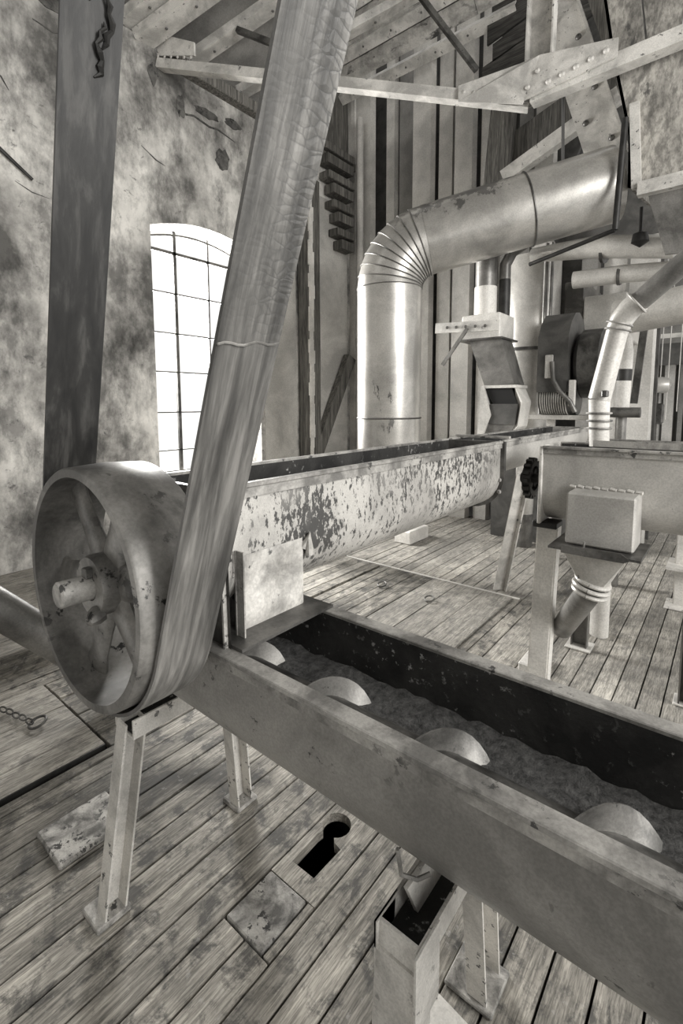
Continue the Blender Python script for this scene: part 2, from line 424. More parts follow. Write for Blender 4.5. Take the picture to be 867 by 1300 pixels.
# ------------------------------------------------------------------ SETTING: left plaster wall with arched window
WX = -4.6
ys0, ys1, zs, zt = 2.66, 4.06, .72, 3.28
def arch(n=14, y0=ys0, y1=ys1, z=zt, rise=.14):
    return [(y0+(y1-y0)*k/n, z+rise*(1-(2*k/n-1)**2)) for k in range(n+1)]
bm = new()
T = .34
def wallface(xx):
    A = arch()
    quads = []
    P = lambda y, z: bm.verts.new((xx, y, z))
    def q(*pts): bm.faces.new([P(*p) for p in pts])
    q((-2, -.05), (ys0, -.05), (ys0, 5.0), (-2, 5.0)); q((ys1, -.05), (6.05, -.05), (6.05, 5.0), (ys1, 5.0))
    q((ys0, -.05), (ys1, -.05), (ys1, zs), (ys0, zs))
    for (ya, za), (yb, zb) in zip(A, A[1:]): q((ya, za), (yb, zb), (yb, 5.0), (ya, 5.0))
wallface(WX); wallface(WX-T)
B = [(ys0, zs)]+arch()+[(ys1, zs)]
for (ya, za), (yb, zb) in zip(B, B[1:]+B[:1]):
    bm.faces.new([bm.verts.new(p) for p in ((WX, ya, za), (WX, yb, zb), (WX-T, yb, zb), (WX-T, ya, za))])
bm.faces.new([bm.verts.new(p) for p in ((WX, -2, 5), (WX, 6.05, 5), (WX-T, 6.05, 5), (WX-T, -2, 5))])
bmesh.ops.remove_doubles(bm, verts=bm.verts, dist=1e-5)
wall = struct('wall_left', bm, 'plaster')
# bare patches, cracks where the plaster has fallen off
def patch(y, z, ry, rz, seed):
    rnd = random.Random(seed); bm = new()
    pts = [(WX+.002, y+ry*math.cos(a)*rnd.uniform(.7, 1.15), z+rz*math.sin(a)*rnd.uniform(.7, 1.15)) for a in [2*math.pi*k/16 for k in range(16)]]
    prism(bm, pts, (.008, 0, 0)); obj('bare_patch', bm, 'peel', wall)
patch(3.56, 4.22, .1, .13, 1); patch(2.75, 4.72, .05, .11, 2); patch(3.05, 4.55, .05, .12, 3); patch(3.35, 4.62, .16, .05, 5)
patch(3.72, 4.66, .12, .05, 6); patch(1.9, 4.85, .3, .08, 8)
def crack(pts, w=.009):
    bm = new()
    tube(bm, [(WX, y, z) for y, z in pts], [w*.4]+[w]*(len(pts)-2)+[w*.3], 5); obj('crack', bm, 'peel', wall)
crack([(3.0, 4.6), (3.1, 4.5), (3.2, 4.53), (3.4, 4.5), (3.5, 4.52), (3.75, 4.48)], .012)
crack([(1.35, 4.1), (1.45, 4.06), (1.5, 3.98)]); crack([(1.5, 3.3), (1.62, 3.25), (1.75, 3.24)], .006)
crack([(1.7, 4.62), (1.85, 4.6), (1.95, 4.64)], .01); crack([(2.6, 4.0), (2.75, 3.92), (2.85, 3.9)], .008)
# window
win = obj('window_1', (lambda b: (beam(b, (WX-.27, ys0, zs), (WX-.27, ys0, zt), .05, .05), beam(b, (WX-.27, ys1, zs), (WX-.27, ys1, zt), .05, .05), beam(b, (WX-.27, ys0, zs+.02), (WX-.27, ys1, zs+.02), .05, .06), b)[-1])(new()), 'steel')
win['kind'] = 'structure'
gx = WX-.25
zr = [zs+.03, 1.0, 1.42, 1.86, 2.28, 2.71, 3.14]; yc = [ys0, 3.07, 3.50, 3.93, ys1]
for z in zr[1:]:
    bm = new(); beam(bm, (gx, ys0, z), (gx, ys1, z), .03, .032 if z > 3 else .016); obj('glazing_bar', bm, 'steel', win)
for y, w in zip(yc[1:-1], (.036, .02, .02)):
    bm = new(); ze = zt+.14*(1-((2*(y-ys0)/(ys1-ys0))-1)**2); beam(bm, (gx, y, zs), (gx, y, ze-.02), w, .03, (1, 0, 0)); obj('glazing_bar', bm, 'steel', win)
bm = new(); tube(bm, [(gx, y, z-.06) for y, z in arch()], .012, 6); obj('arched_head_bar', bm, 'steel', win)
for z0, z1 in zip(zr, zr[1:]):
    for y0, y1 in zip(yc, yc[1:]):
        bm = new(); box(bm, gx-.008, gx-.004, y0+.002, y1-.002, z0+.002, z1-.002); obj('pane', bm, 'glass', win)
bm = new(); prism(bm, [(gx-.008, y, z-.06) for y, z in arch()[1:-1]]+[(gx-.008, ys1-.1, 3.145), (gx-.008, ys0+.1, 3.145)], (.004, 0, 0)); obj('pane', bm, 'glass', win)
# timber post, panels and brace between window and corner
t = thing('timber_post', 'rough-split dark timber post against the wall right of window', 'post', (-4.5, 4.85, 0))
bm = new(); rnd = random.Random(3); pts = []
box(bm, -4.58, -4.38, 4.72, 4.95, 0, 4.4, .01); obj('trunk', bm, 'timber', t)
bm = new()
for k in range(26):
    z = .5+k*.14; box(bm, -4.38, -4.372+rnd.uniform(0, .02), 4.7+rnd.uniform(0, .03), 4.78+rnd.uniform(0, .03), z, z+.17)
obj('split_edge', bm, 'white2', t)
bm = new(); beam(bm, (-4.53, 5.0, .78), (-4.5, 5.74, 2.2), .1, .17); tag(obj('diagonal_brace', bm, 'timber'), 'dark diagonal timber brace between split post and corner of wall', 'brace')
for y0, y1, lab in ((4.12, 4.69, 'pale wall board panel between window and dark split post'), (4.98, 5.78, 'tall wall board panel between split post and bin corner, behind brace')):
    bm = new(); box(bm, -4.597, -4.585, y0, y1, 0, 4.35); tag(obj('wall_panel', bm, 'column'), lab, 'panel')
# stacked boards up in the corner
for k, (z, dy) in enumerate(((3.85, .1), (4.2, .02), (4.55, -.08), (4.9, -.2))):
    bm = new(); box(bm, -4.58, -4.4, 5.25+dy, 5.74, z, z+.1, .01); beam(bm, (-4.49, 5.35+dy, z-.1), (-4.49, 5.72, z-.1), .16, .12)
    tag(obj('stacked_board', bm, 'timber', origin=(-4.45, 5.6, z)), 'rough dark board stacked in the corner beside the bin wall, %s' % ('lowest of four', 'second from bottom', 'third from bottom', 'topmost of four')[k], 'board', 'boards stacked in the corner')
# stick leaning on wall far left
bm = new(); tube(bm, [(WX+.02, 1.1, 3.72), (WX+.03, 1.62, 3.34)], [.022, .012], 8); tag(obj('iron_rod', bm, 'black'), 'dark iron rod sticking out of the plaster at far left', 'rod')

# ------------------------------------------------------------------ SETTING: back wall of bin panels
BY = 6.05
bm = new(); box(bm, -4.9, -.66, BY+.12, BY+.2, -.05, 6.7); wb = struct('wall_back', bm, 'guard')  # wall coloured dark to deepen the shade in the gaps between panels
def panel(x0, x1, y, mat, z0=0, z1=5.55, d=.1):
    bm = new(); c = min(.05, (x1-x0)*.16)
    prism(bm, [(x0, y+d, z0), (x0+c*.4, y, z0), (x1-c*.4, y, z0), (x1, y+d, z0)], (0, 0, z1-z0))
    # pressed rib
    if x1-x0 > .3:
        xm = x0+(x1-x0)*.42; prism(bm, [(xm-.05, y+.001, z0), (xm-.035, y-.018, z0), (xm+.035, y-.018, z0), (xm+.05, y+.001, z0)], (0, 0, z1-z0))
    obj('bin_panel', bm, mat, wb, origin=((x0+x1)/2, y, 0))
for a in ((-4.86, -4.77, 5.98, 'column'), (-4.76, -4.2, 5.86, 'column'), (-4.05, -3.9, 6.0, 'column'), (-3.88, -3.6, 6.06, 'column_dark'), (-3.52, -3.22, 5.82, 'column'), (-3.2, -2.98, 5.95, 'column'), (-2.93, -2.66, 5.85, 'column'), (-2.62, -2.42, 5.95, 'column'), (-2.4, -2.2, 6.02, 'column_dark'), (-2.16, -1.98, 5.98, 'column_dark'), (-1.95, -1.72, 5.9, 'column'), (-1.4, -1.22, 5.9, 'column_dark'), (-1.2, -.95, 5.98, 'column'), (-.94, -.67, 5.9, 'column')):
    panel(a[0], a[1], a[2], a[3], 0, 6.6 if a[0] < -2.45 else 5.15 if a[0] < -1.5 else 3.2)
# room beyond on the right
bm = new(); box(bm, -2.2, 2.2, 9.0, 9.1, -.05, 5); wf = struct('wall_far', bm, 'column_dark')
for a in ((-1.2, -.95, 'column'), (-.85, -.72, 'column'), (-.66, -.6, 'column_dark'), (-.55, -.2, 'column')):
    bm = new(); box(bm, a[0], a[1], 8.85, 9.0, 0, 2.2); obj('bin_panel', bm, a[2], wf)
bm = new(); beam(bm, (-1.6, 8.4, 2.2), (1.5, 8.4, 2.2), .15, .3); tag(obj('crossbeam', bm, 'guard'), 'dark horizontal beam in the room beyond the right wall edge', 'beam')
bm = new(); beam(bm, (-1.6, 8.3, 2.45), (1.5, 8.3, 2.45), .05, .06); tag(obj('ledge_bar', bm, 'white2'), 'thin white ledge bar above dark crossbeam at far right', 'bar')
bm = new(); box(bm, -2.2, 2.2, 6.3, 9.1, 4.6, 4.7); struct('ceiling_far', bm, 'column_dark')
for k, (xx) in enumerate((-.72, -.64, -.53)):
    bm = new(); tube(bm, [(xx, 7.2, 4.6), (xx-.02, 7.2, 1.2+.1*k)], .006, 6); tag(obj('hanging_wire', bm, 'white2'), 'thin pale wire hanging at far right, %s of three from left' % ('first', 'second', 'third')[k], 'wire', 'hanging wires at far right')

# ------------------------------------------------------------------ SETTING: roof
def zb(y): return 1.5+8.285-.7*y      # back slope height over y
bm = new(); prism(bm, [(-5.0, 5.62, zb(5.62)+.16), (-2.1, 5.62, zb(5.62)+.16), (-.4, 4.2, zb(4.2)+.16), (-5.0, 4.2, zb(4.2)+.16)], (0, 0, .04)); ceil = struct('ceiling', bm, 'timber_x')
y = 5.64; k = 0
while y > 4.3:
    w = random.uniform(.15, .19); x0 = -5.0; xe = -2.1+(5.62-y)*1.2
    while x0 < xe-.05:
        ln = random.uniform(1.6, 2.8); x1 = min(xe, x0+ln)
        bm = new(); beam(bm, (x0+.004, y-w/2, zb(y-w/2)+.12), (x1-.004, y-w/2, zb(y-w/2)+.12), w*1.2, .02, (0, -.72, -1)) if False else None
        n = V(0, .72, 1).normalized(); a = V(0, 1, -.72).normalized(); cpos = V(0, y-w/2, zb(y-w/2)+.11)
        pr = [(x0+.004, *(cpos+a*s*(w*.6-.004)+n*q)[1:]) for s, q in ((-1, -.012), (1, -.012), (1, .012), (-1, .012))]
        prism(bm, pr, (x1-x0-.008, 0, 0)); obj('roof_board', bm, 'peel_board', ceil, origin=((x0+x1)/2, y-w/2, zb(y))); x0 = x1
    y -= w
def purlin(y, h, label, x0=-4.7, x1=None, z=None, w=.09):
    x1 = -2.05+(5.62-y)*1.2 if x1 is None else x1
    z = zb(y) if z is None else z
    t = thing('roof_purlin', label, 'purlin', ((x0+x1)/2, y, z), 'pale roof purlins')
    bm = new(); chan(bm, (x0, y, z), (x1, y, z), h, w, .012, (0, .72, 1)); obj('channel', bm, 'truss', t)
    bolts(t, [(x, y-.3*h, z-.028) for x in [x0+.35+.42*q for q in range(5)]], (0, -.5, -1), .014, .012, 'steel', 'bolt')
for yy, lab in ((5.68, 'lowest pale roof purlin above the bin panels, with a row of bolts'), (5.33, 'second pale roof purlin up from the bin panels'), (4.98, 'third pale roof purlin up from the bin panels'), (4.5, 'highest pale roof purlin in view at the top edge')):
    purlin(yy, .13, lab)
# channels rising from the wall head at left
def rafter(p, q, label, w=.2):
    t = thing('roof_rafter', label, 'rafter', p, 'steel rafters at the wall head')
    bm = new(); chan(bm, p, q, w, .09, .014, (0, 0, 1)); obj('channel', bm, 'truss', t)
    d = (V(q)-V(p)).normalized(); bolts(t, [V(p)+d*(.3+.35*k)+V(0, 0, -.012) for k in range(5)], (0, 0, -1), .014, .012, 'steel', 'bolt')
rafter((-4.62, 2.66, 4.94), (-2.9, 3.36, 5.6), 'wide steel channel rafter rising from truss heel on plaster wall')
rafter((-4.62, 2.5, 5.02), (-2.9, 3.2, 5.75), 'upper steel channel rafter at top left beside dark belt', .14)
rafter((-4.62, 3.2, 5.02), (-2.9, 4.2, 6.0), 'pale bolted rafter crossing behind the pale cracked belt', .16)
rafter((-4.62, 3.85, 5.02), (-2.9, 5.0, 5.95), 'short pale rafter above wall head beside the pale belt', .14)
# slope over the left wall
bm = new(); prism(bm, [(-5.1, -1.0, 4.98), (-5.1, 5.0, 4.98), (-2.6, 3.2, 6.95), (-2.6, -1.0, 6.95)], (0, 0, .05)); struct('ceiling_left', bm, 'column_dark')
bm = new(); box(bm, -2.7, 5.0, -4.0, 4.25, 6.95, 7.05); box(bm, -.4, 5.0, 4.2, 6.3, 6.0, 6.1); struct('ceiling_main', bm, 'column_dark')
bm = new(); box(bm, WX-.1, WX-.02, 4.6, 6.1, 5.0, 6.7); obj('upper_boarding', bm, 'timber', wall)
bm = new(); box(bm, -5.0, 5.0, -4.1, -4.0, -.1, 7.0); struct('wall_front', bm, 'plaster')
bm = new(); box(bm, WX-.1, WX+.12, 2.95, 6.0, 4.86, 4.98, .01); struct('trim_1', bm, 'timber')
# dark tie rods across the roof
for k, (p, q, lab) in enumerate((((-2.9, 4.7, 5.9), (-2.35, 5.2, 5.05), 'dark tie rod crossing the purlins right of the pale belt'), ((-2.3, 4.2, 5.4), (-2.5, 5.2, 5.1), 'short dark strut beside gusset'), ((-4.1, 3.4, 5.25), (-3.4, 3.7, 4.85), 'dark angle strut under rafters left of the pale belt'))):
    if k == 1: continue
    bm = new(); beam(bm, p, q, .05, .05); tag(obj('tie_rod', bm, 'steel'), lab, 'rod')
for xx, yy, lab in ((-2.22, 5.4, 'brown timber hanger above the bent duct'),):
    bm = new(); beam(bm, (-2.28, 5.585, 3.7), (-2.17, 5.585, 5.0), .26, .12, (0, -1, 0)); tag(obj('timber_hanger', bm, 'timber'), lab, 'timber')

t = thing('loft_boarding', 'rough boarding coloured dark for the roof void left of the truss post', 'boards', (-2.0, 5.6, 5.2))
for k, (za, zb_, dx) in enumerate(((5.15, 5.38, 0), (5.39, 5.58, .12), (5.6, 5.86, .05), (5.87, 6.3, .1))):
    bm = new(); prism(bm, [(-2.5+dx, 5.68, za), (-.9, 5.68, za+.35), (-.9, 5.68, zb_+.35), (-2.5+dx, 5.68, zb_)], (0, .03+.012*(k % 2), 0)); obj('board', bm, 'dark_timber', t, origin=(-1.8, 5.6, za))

# ------------------------------------------------------------------ TRUSS with gusset plates
TY = 4.0; NODE = V(-1.38, TY, 3.79); HEEL = V(-4.6, 2.78, 4.80)
t = thing('roof_truss', 'white riveted steel roof truss with gusset plates, kinked at its post', 'truss', NODE)
bm = new(); chan(bm, NODE+V(.03, 0, .0), (1.2, TY, 3.84), .10, .1, .012, (0, 0, 1)); obj('bottom_chord', bm, 'truss', t)
bm = new(); angle(bm, HEEL, NODE, .09, .085, .014, (0, 0, 1)); obj('bottom_chord', bm, 'truss', t)
bm = new(); chan(bm, NODE+V(.07, .06, .03), NODE+V(.09, .06, 1.6), .2, -.09, .012, (0, 1, 0)); obj('post', bm, 'truss', t)
bm = new(); prism(bm, [NODE+V(-.48, -.22, .24), NODE+V(-.48, -.22, .12), NODE+V(-.02, -.07, .0), NODE+V(.1, -.07, .3), NODE+V(-.05, -.07, .3)], (0, .012, 0)); gp1 = obj('gusset_plate', bm, 'truss', t)
bm = new(); prism(bm, [NODE+V(-.02, -.07, .02), NODE+V(.62, -.07, .07), NODE+V(.62, -.07, .19), NODE+V(.1, -.07, .3)], (0, .012, 0)); gp2 = obj('gusset_plate', bm, 'truss', t)
bm = new(); prism(bm, [HEEL+V(-.02, .02, .12), HEEL+V(.4, .17, .02), HEEL+V(.4, .17, .14), HEEL+V(.05, .05, .3)], (.0, .02, 0)); hp1 = obj('heel_plate', bm, 'truss', t)
bolts(gp2, [NODE+V(.17+.095*k, -.07, .085+.012*k) for k in range(5)], (0, -1, 0), .022, .02)
bolts(t, [NODE+V(.02+.07*k, -.075, .1+.09*(k % 2)) for k in range(2)]+[NODE+V(.1, -.05, .25), NODE+V(.03, -.05, .28)], (0, -1, 0), .02, .02)
bolts(gp1, [NODE+V(-.07-.075*k, -.08-.024*k, .085+.02*k) for k in range(6)], (0, -1, 0), .018, .014)
bolts(hp1, [HEEL+V(.03+.07*k, .02+.026*k, .09-.018*k) for k in range(6)], (0, -1, 0), .016, .014)
# sloping bolted channel behind the node
t = thing('sloping_strut', 'wide sloping white channel with bolts above the big duct', 'strut', (-.98, 4.7, 3.6))
bm = new(); p, q = V(-.95, 4.75, 3.55), V(-1.45, 4.75, 5.1); beam(bm, p, q, .3, .02, (0, -1, 0)); obj('web', bm, 'truss', t)
bm = new(); d = (q-p).normalized(); sx = V(d.z, 0, -d.x); beam(bm, p+sx*.15, q+sx*.15, .02, .12, (0, -1, 0)); obj('flange', bm, 'truss', t)
bm = new(); beam(bm, p+sx*.27, q+sx*.27, .12, .1, (0, -1, 0)); obj('side_timber', bm, 'timber', t)
bolts(t, [p+d*(.15+.24*k)+sx*(.07*(-1)**k)+V(0, -.012, 0) for k in range(6)], (0, -1, 0), .026, .02, 'steel', 'bolt')

# ------------------------------------------------------------------ wooden hopper (plywood) at the upper right
t = thing('plywood_hopper', 'large stained plywood hopper hanging at upper right, cut by the frame', 'hopper', (-.2, 4.2, 2.6))
PY = 4.12
def pl(poly, lab=None, th=.03):
    bm = new(); prism(bm, [(x, PY+dy, z) for x, z, dy in poly], (0, th, 0)); return obj('panel', bm, 'ply', t, label=lab)
pl([(-.93, 4.55, 0), (-.83, 3.98, 0), (-.62, 3.92, 0), (-.70, 4.55, 0)])
pl([(-.69, 4.55, .004), (-.605, 3.92, .004), (-.42, 3.95, .004), (-.42, 4.25, .004)])
pl([(-.69, 4.56, .002), (-.42, 4.26, .002), (.9, 4.3, .002), (.9, 5.0, .002)])
pl([(-.415, 4.25, .0), (-.415, 3.93, .0), (.9, 3.95, .0), (.9, 4.28, .0)])
pl([(-.83, 3.97, 0), (-.70, 3.4, 0), (-.69, 3.05, 0), (.9, 3.05, 0), (.9, 3.93, 0)])
bm = new(); beam(bm, (-.62, PY-.03, 3.0), (.9, PY-.03, 3.0), .07, .09); obj('rail', bm, 'truss', t)
bm = new(); prism(bm, [(-.56, PY, 2.96), (-.45, PY+.1, 2.56), (.9, PY+.1, 2.5), (.9, PY, 2.96)], (0, .03, 0)); obj('cone_panel', bm, 'grey', t)
bm = new(); beam(bm, (-.67, PY-.02, 3.6), (-.63, PY-.02, 3.02), .06, .04, (0, -1, 0)); obj('corner_post', bm, 'truss', t)
bm = new(); prism(bm, [(-.93, PY, 4.55), (-.83, PY, 3.98), (-.70, PY, 3.4), (-.69, PY, 3.05), (-.62, PY+.5, 3.05), (-.8, PY+.5, 4.55)], (.02, 0, 0)); obj('side_panel', bm, 'ply', t)
bm = new(); tube(bm, [(-.715, PY-.06, 3.5), (-.745, PY-.06, 2.75)], .022, 10); tube(bm, [(-.745, PY-.06, 2.75), (-1.4, PY+.1, 2.66)], .016, 10)
tag(obj('dark_pipe', bm, 'black', smooth=True), 'thin black pipe dropping past the open end of the big duct', 'pipe')

# ------------------------------------------------------------------ BIG BENT DUCT
DX, DY, DR = -2.385, 3.6, .278
a, e = R(27), R(12.5); hd = V(math.cos(a)*math.cos(e), math.sin(a)*math.cos(e), math.sin(e)); vd = V(0, 0, 1)
t = thing('bent_duct', 'big galvanised round duct rising and bending right in segmented elbow', 'duct', (DX, DY, 0))
corner = V(DX, DY, 2.81); bend = .40; turn = math.acos(vd.dot(hd)); tl = bend*math.tan(turn/2)*1.0
s0 = corner-vd*tl; s1 = corner+hd*tl
side = (hd-vd*hd.dot(vd)).normalized(); cen = s0+side*bend
bm = new(); tube(bm, [(DX, DY, 1.05), (DX, DY, 1.38)], DR, 64, False); obj('duct_pipe', bm, 'duct', t, True)
bm = new(); tube(bm, [(DX, DY, 1.38), s0], DR, 64, False); obj('duct_pipe', bm, 'duct', t, True)
N = 9; cp = []
for k in range(N+1):
    th = turn*k/N; cp.append(cen-side*bend*math.cos(th)+vd*bend*math.sin(th))
dirs = [(vd*math.cos(turn*k/N)+side*math.sin(turn*k/N)) for k in range(N+1)]
def ringv(bm, p, d, r, seg=64):
    y = vd.cross(side).normalized(); x = y.cross(d).normalized()
    return [bm.verts.new(p+(x*math.cos(2*math.pi*j/seg)+y*math.sin(2*math.pi*j/seg))*r) for j in range(seg)]
for k in range(N):
    bm = new(); A = ringv(bm, cp[k], dirs[k], DR+.003); B = ringv(bm, cp[k+1], dirs[k+1], DR-.003)
    for j in range(64): bm.faces.new((A[j], A[(j+1) % 64], B[(j+1) % 64], B[j]))
    obj('elbow_segment', bm, 'duct', t, True)
    bm = new(); ring_pts = ringv(bm, cp[k], dirs[k], DR+.003); pts = [v.co.copy() for v in ring_pts]; bm.free(); bm = new()
    tube(bm, pts+[pts[0]], .0045, 6, False); obj('lock_seam', bm, 'grey', t, True)
end = s1+hd*1.46; mid = s1+hd*.82
bm = new(); tube(bm, [s1, mid], DR, 64, False); obj('duct_pipe', bm, 'duct', t, True)
bm = new(); tube(bm, [mid, end], DR, 64, False); obj('duct_pipe', bm, 'duct', t, True)
for p, d in ((mid, hd), (V(DX, DY, 1.38), vd)):
    bm = new(); pts = ringv(bm, p, d, DR+.004); pts = [v.co.copy() for v in pts]; bm.free(); bm = new(); tube(bm, pts+[pts[0]], .007, 8, False); obj('joint_band', bm, 'steel', t, True)
bm = new(); tube(bm, [(DX, DY, 1.05), (DX, DY, .82)], [DR, .12], 48, False); tube(bm, [(DX, DY, .82), (DX, DY, .68), (DX-.03, DY, .62), (DX-.1, DY, .6), (WX+.03, DY-.25, .6)], .12, 32, False); obj('duct_pipe', bm, 'duct', t, True)
# thin upright pipe left of the duct
bm = new(); tube(bm, [(-4.33, 5.76, 0), (-4.33, 5.76, 5.5)], .05, 12); tube(bm, [(-4.33, 5.76, 2.4), (-4.33, 5.76, 2.46)], .07, 12)
tag(obj('conduit_pipe', bm, 'column', smooth=True), 'slim pale upright conduit just left of the big duct', 'pipe')

# hangers over the duct
for p, q, lab in (((-1.18, 4.2, 3.95), (-1.16, 4.2, 3.35), 'thin hanger wire under the truss node'), ((-1.1, 5.34, 4.4), (-1.4, 5.34, 3.75), 'slanted round rod behind the duct top')):
    bm = new(); tube(bm, [p, q], .012 if 'wire' in lab else .03, 8); tag(obj('hanger_rod', bm, 'cable'), lab, 'rod')
bm = new(); beam(bm, (-2.1, 5.4, 3.95), (-.6, 5.4, 4.55), .1, .14); tag(obj('cross_brace', bm, 'truss'), 'pale rising brace in the gloom behind the duct', 'brace')
bm = new(); beam(bm, (-2.3, 5.7, 4.3), (-.6, 5.7, 4.9), .1, .3); tag(obj('cross_timber', bm, 'timber'), 'dark rising timber in the gloom behind the duct', 'timber')

# ------------------------------------------------------------------ SCREW TROUGHS
def uprof(r, dep, t=.006, n=14):
    """outline (side, z) of a U trough shell, centre line at 0, rim at z = 0"""
    o = [(-r, 0)]+[(-r*math.cos(math.pi*k/n), -(dep-r)-r*math.sin(math.pi*k/n)) for k in range(n+1)]+[(r, 0)]
    i = [(x*(r-t)/r, z if k in (0, len(o)-1) else -(dep-r)+(z+(dep-r))*(r-t)/r) for k, (x, z) in enumerate(o)]
    return o, i
def ushell(bm, ax, c, rim, a0, a1, r, dep, t=.006):
    o, i = uprof(r, dep, t); pts = o+i[::-1]
    f = (lambda s, z, l: (l, c+s, rim+z)) if ax == 'x' else (lambda s, z, l: (c+s, l, rim+z))
    A = [bm.verts.new(f(s, z, a0)) for s, z in pts]; B = [bm.verts.new(f(s, z, a1)) for s, z in pts]; n = len(pts); h = len(o)
    for k in range(n): bm.faces.new((A[k], A[(k+1) % n], B[(k+1) % n], B[k]))
    for k in range(h-1):
        bm.faces.new((A[k], A[k+1], A[n-2-k], A[n-1-k])); bm.faces.new((B[k], B[k+1], B[n-2-k], B[n-1-k]))
def uplate(bm, ax, c, rim, a0, a1, r, dep):
    o, _ = uprof(r, dep); f = (lambda s, z, l: (l, c+s, rim+z)) if ax == 'x' else (lambda s, z, l: (c+s, l, rim+z))
    prism(bm, [f(s, z, a0) for s, z in o], (a1-a0, 0, 0) if ax == 'x' else (0, a1-a0, 0))
def trough(name, label, ax, c, rim, a0, a1, r, dep, mat, lipw=.035, liph=.03):
    t = thing(name, label, 'trough', ((a0+a1)/2, c, rim-dep) if ax == 'x' else (c, (a0+a1)/2, rim-dep), 'open screw troughs')
    bm = new(); ushell(bm, ax, c, rim, a0, a1, r, dep, .005); obj('shell', bm, mat, t, True)
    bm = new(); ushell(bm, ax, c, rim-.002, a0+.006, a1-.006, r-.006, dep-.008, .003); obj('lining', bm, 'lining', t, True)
    for s in (-1, 1):
        bm = new(); lo, hi = sorted((c+s*(r-.008), c+s*(r+lipw)))
        if ax == 'x': box(bm, a0, a1, lo, hi, rim-.006, rim+.006, .002); box(bm, a0, a1, *sorted((c+s*(r+.0005), c+s*(r+.008))), rim-liph, rim-.006)
        else: box(bm, lo, hi, a0, a1, rim-.006, rim+.006, .002); box(bm, *sorted((c+s*(r+.0005), c+s*(r+.008))), a0, a1, rim-liph, rim-.006)
        obj('rim_flange', bm, 'rim', t)
    return t

# front trough, crossing the picture
FT = trough('screw_trough', 'long grey open screw trough crossing the foreground to the right', 'x', .80, .94, -1.46, 1.5, .15, .292, 'trough_front', .03, .042)
bm = new(); uplate(bm, 'x', .80, .94, -1.47, -1.455, .17, .31); obj('end_plate', bm, 'steel', FT)
bm = new(); tube(bm, [(-1.5, .8, .80), (1.5, .8, .80)], .03, 16); sc = obj('screw_shaft', bm, 'steel', FT, True)
pitch = .283; ph = -.69
bm = new(); n = 22; prev = None; x0 = -1.40; turns = 10
for k in range(n*turns+1):
    th = 2*math.pi*k/n; xx = x0+pitch*k/n
    base = math.pi/2+2*math.pi*((x0-ph)/pitch)
    an = base-th
    cs, sn = math.cos(an), math.sin(an)
    vi = bm.verts.new((xx, .8+.03*cs, .8+.03*sn)); vo = bm.verts.new((xx+.004, .8+.064*cs, .810+.064*sn))
    vi2 = bm.verts.new((xx+.008, .8+.03*cs, .8+.03*sn)); vo2 = bm.verts.new((xx+.008, .8+.064*cs, .810+.064*sn))
    if prev:
        bm.faces.new((prev[0], prev[1], vo, vi)); bm.faces.new((prev[1], prev[3], vo2, vo)); bm.faces.new((prev[3], prev[2], vi2, vo2))
    prev = (vi, vo, vi2, vo2)
obj('screw_flight', bm, 'screw', FT, True)
bm = new(); rnd = random.Random(5)
nx, ny = 110, 8; grid = [[bm.verts.new((-1.44+2.9*i/nx, .8-.138+.276*j/ny, .80+rnd.uniform(-.008, .008)+.018*abs(j-ny/2)/(ny/2))) for j in range(ny+1)] for i in range(nx+1)]
for i in range(nx):
    for j in range(ny): bm.faces.new((grid[i][j], grid[i+1][j], grid[i+1][j+1], grid[i][j+1]))
o = obj('grain_residue', bm, 'grain', FT, True, kind='stuff')

# speckled trough running away
ST = trough('screw_trough', 'speckled white screw trough running from the box towards the duct', 'y', -1.04, 1.31, .66, 2.36, .145, .325, 'trough', .014, .03)
bm = new(); uplate(bm, 'y', -1.04, 1.31, .645, .66, .165, .34); obj('end_plate', bm, 'steel', ST)
bm = new(); uplate(bm, 'y', -1.04, 1.312, 2.36, 2.385, .165, .345); obj('end_plate', bm, 'steel', ST)
bolts(ST, [(-.895, 2.357, z) for z in (1.06, 1.12)], (0, -1, 0), .012, .012, 'rim', 'bolt')
# screw_trough box outlet
t = thing('outlet_box', 'dented white sheet box joining the speckled trough to the grey trough', 'box', (-1.03, .8, .95))
def rippled(bm, x, y0, y1, z0, z1, amp, n=16):
    rnd = random.Random(11); gr = []
    for i in range(n+1):
        row = []
        for j in range(n+1):
            u, w = i/n, j/n; k = amp*(math.sin(6*w+2.5*u)*.5+math.sin(9*u-4*w)*.4+rnd.uniform(-.25, .25))*(4*u*(1-u))**.5*(4*w*(1-w))**.4
            row.append(bm.verts.new((x+k, y0+(y1-y0)*u, z0+(z1-z0)*w)))
        gr.append(row)
    for i in range(n):
        for j in range(n): bm.faces.new((gr[i][j], gr[i+1][j], gr[i+1][j+1], gr[i][j+1]))
bm = new(); rippled(bm, -.892, .705, .925, .955, 1.14, .011); obj('side_sheet', bm, 'sheet', t, True)
bm = new(); box(bm, -1.19, -1.184, .70, .93, .955, 1.14); obj('side_sheet', bm, 'sheet', t)
bm = new(); box(bm, -1.19, -.895, .925, .931, .955, 1.13); obj('side_sheet', bm, 'sheet', t)
bm = new(); box(bm, -1.19, -.9, .72, .726, .955, 1.1); obj('side_sheet', bm, 'steel', t, label='dark front sheet')
bm = new(); angle(bm, (-.888, .698, .95), (-.888, .698, 1.16), .006, .03, .004, (1, 0, 0)); obj('corner_angle', bm, 'rim', t)
bm = new(); box(bm, -1.24, -.82, .655, .97, .948, .955); obj('flange_plate', bm, 'steel', t)
bm = new(); prism(bm, [(-.875, .652, .93), (-.855, .652, .93), (-.87, .66, 1.2), (-.885, .66, 1.2)], (-.3, 0, 0)); obj('guard_plate', bm, 'steel', t)
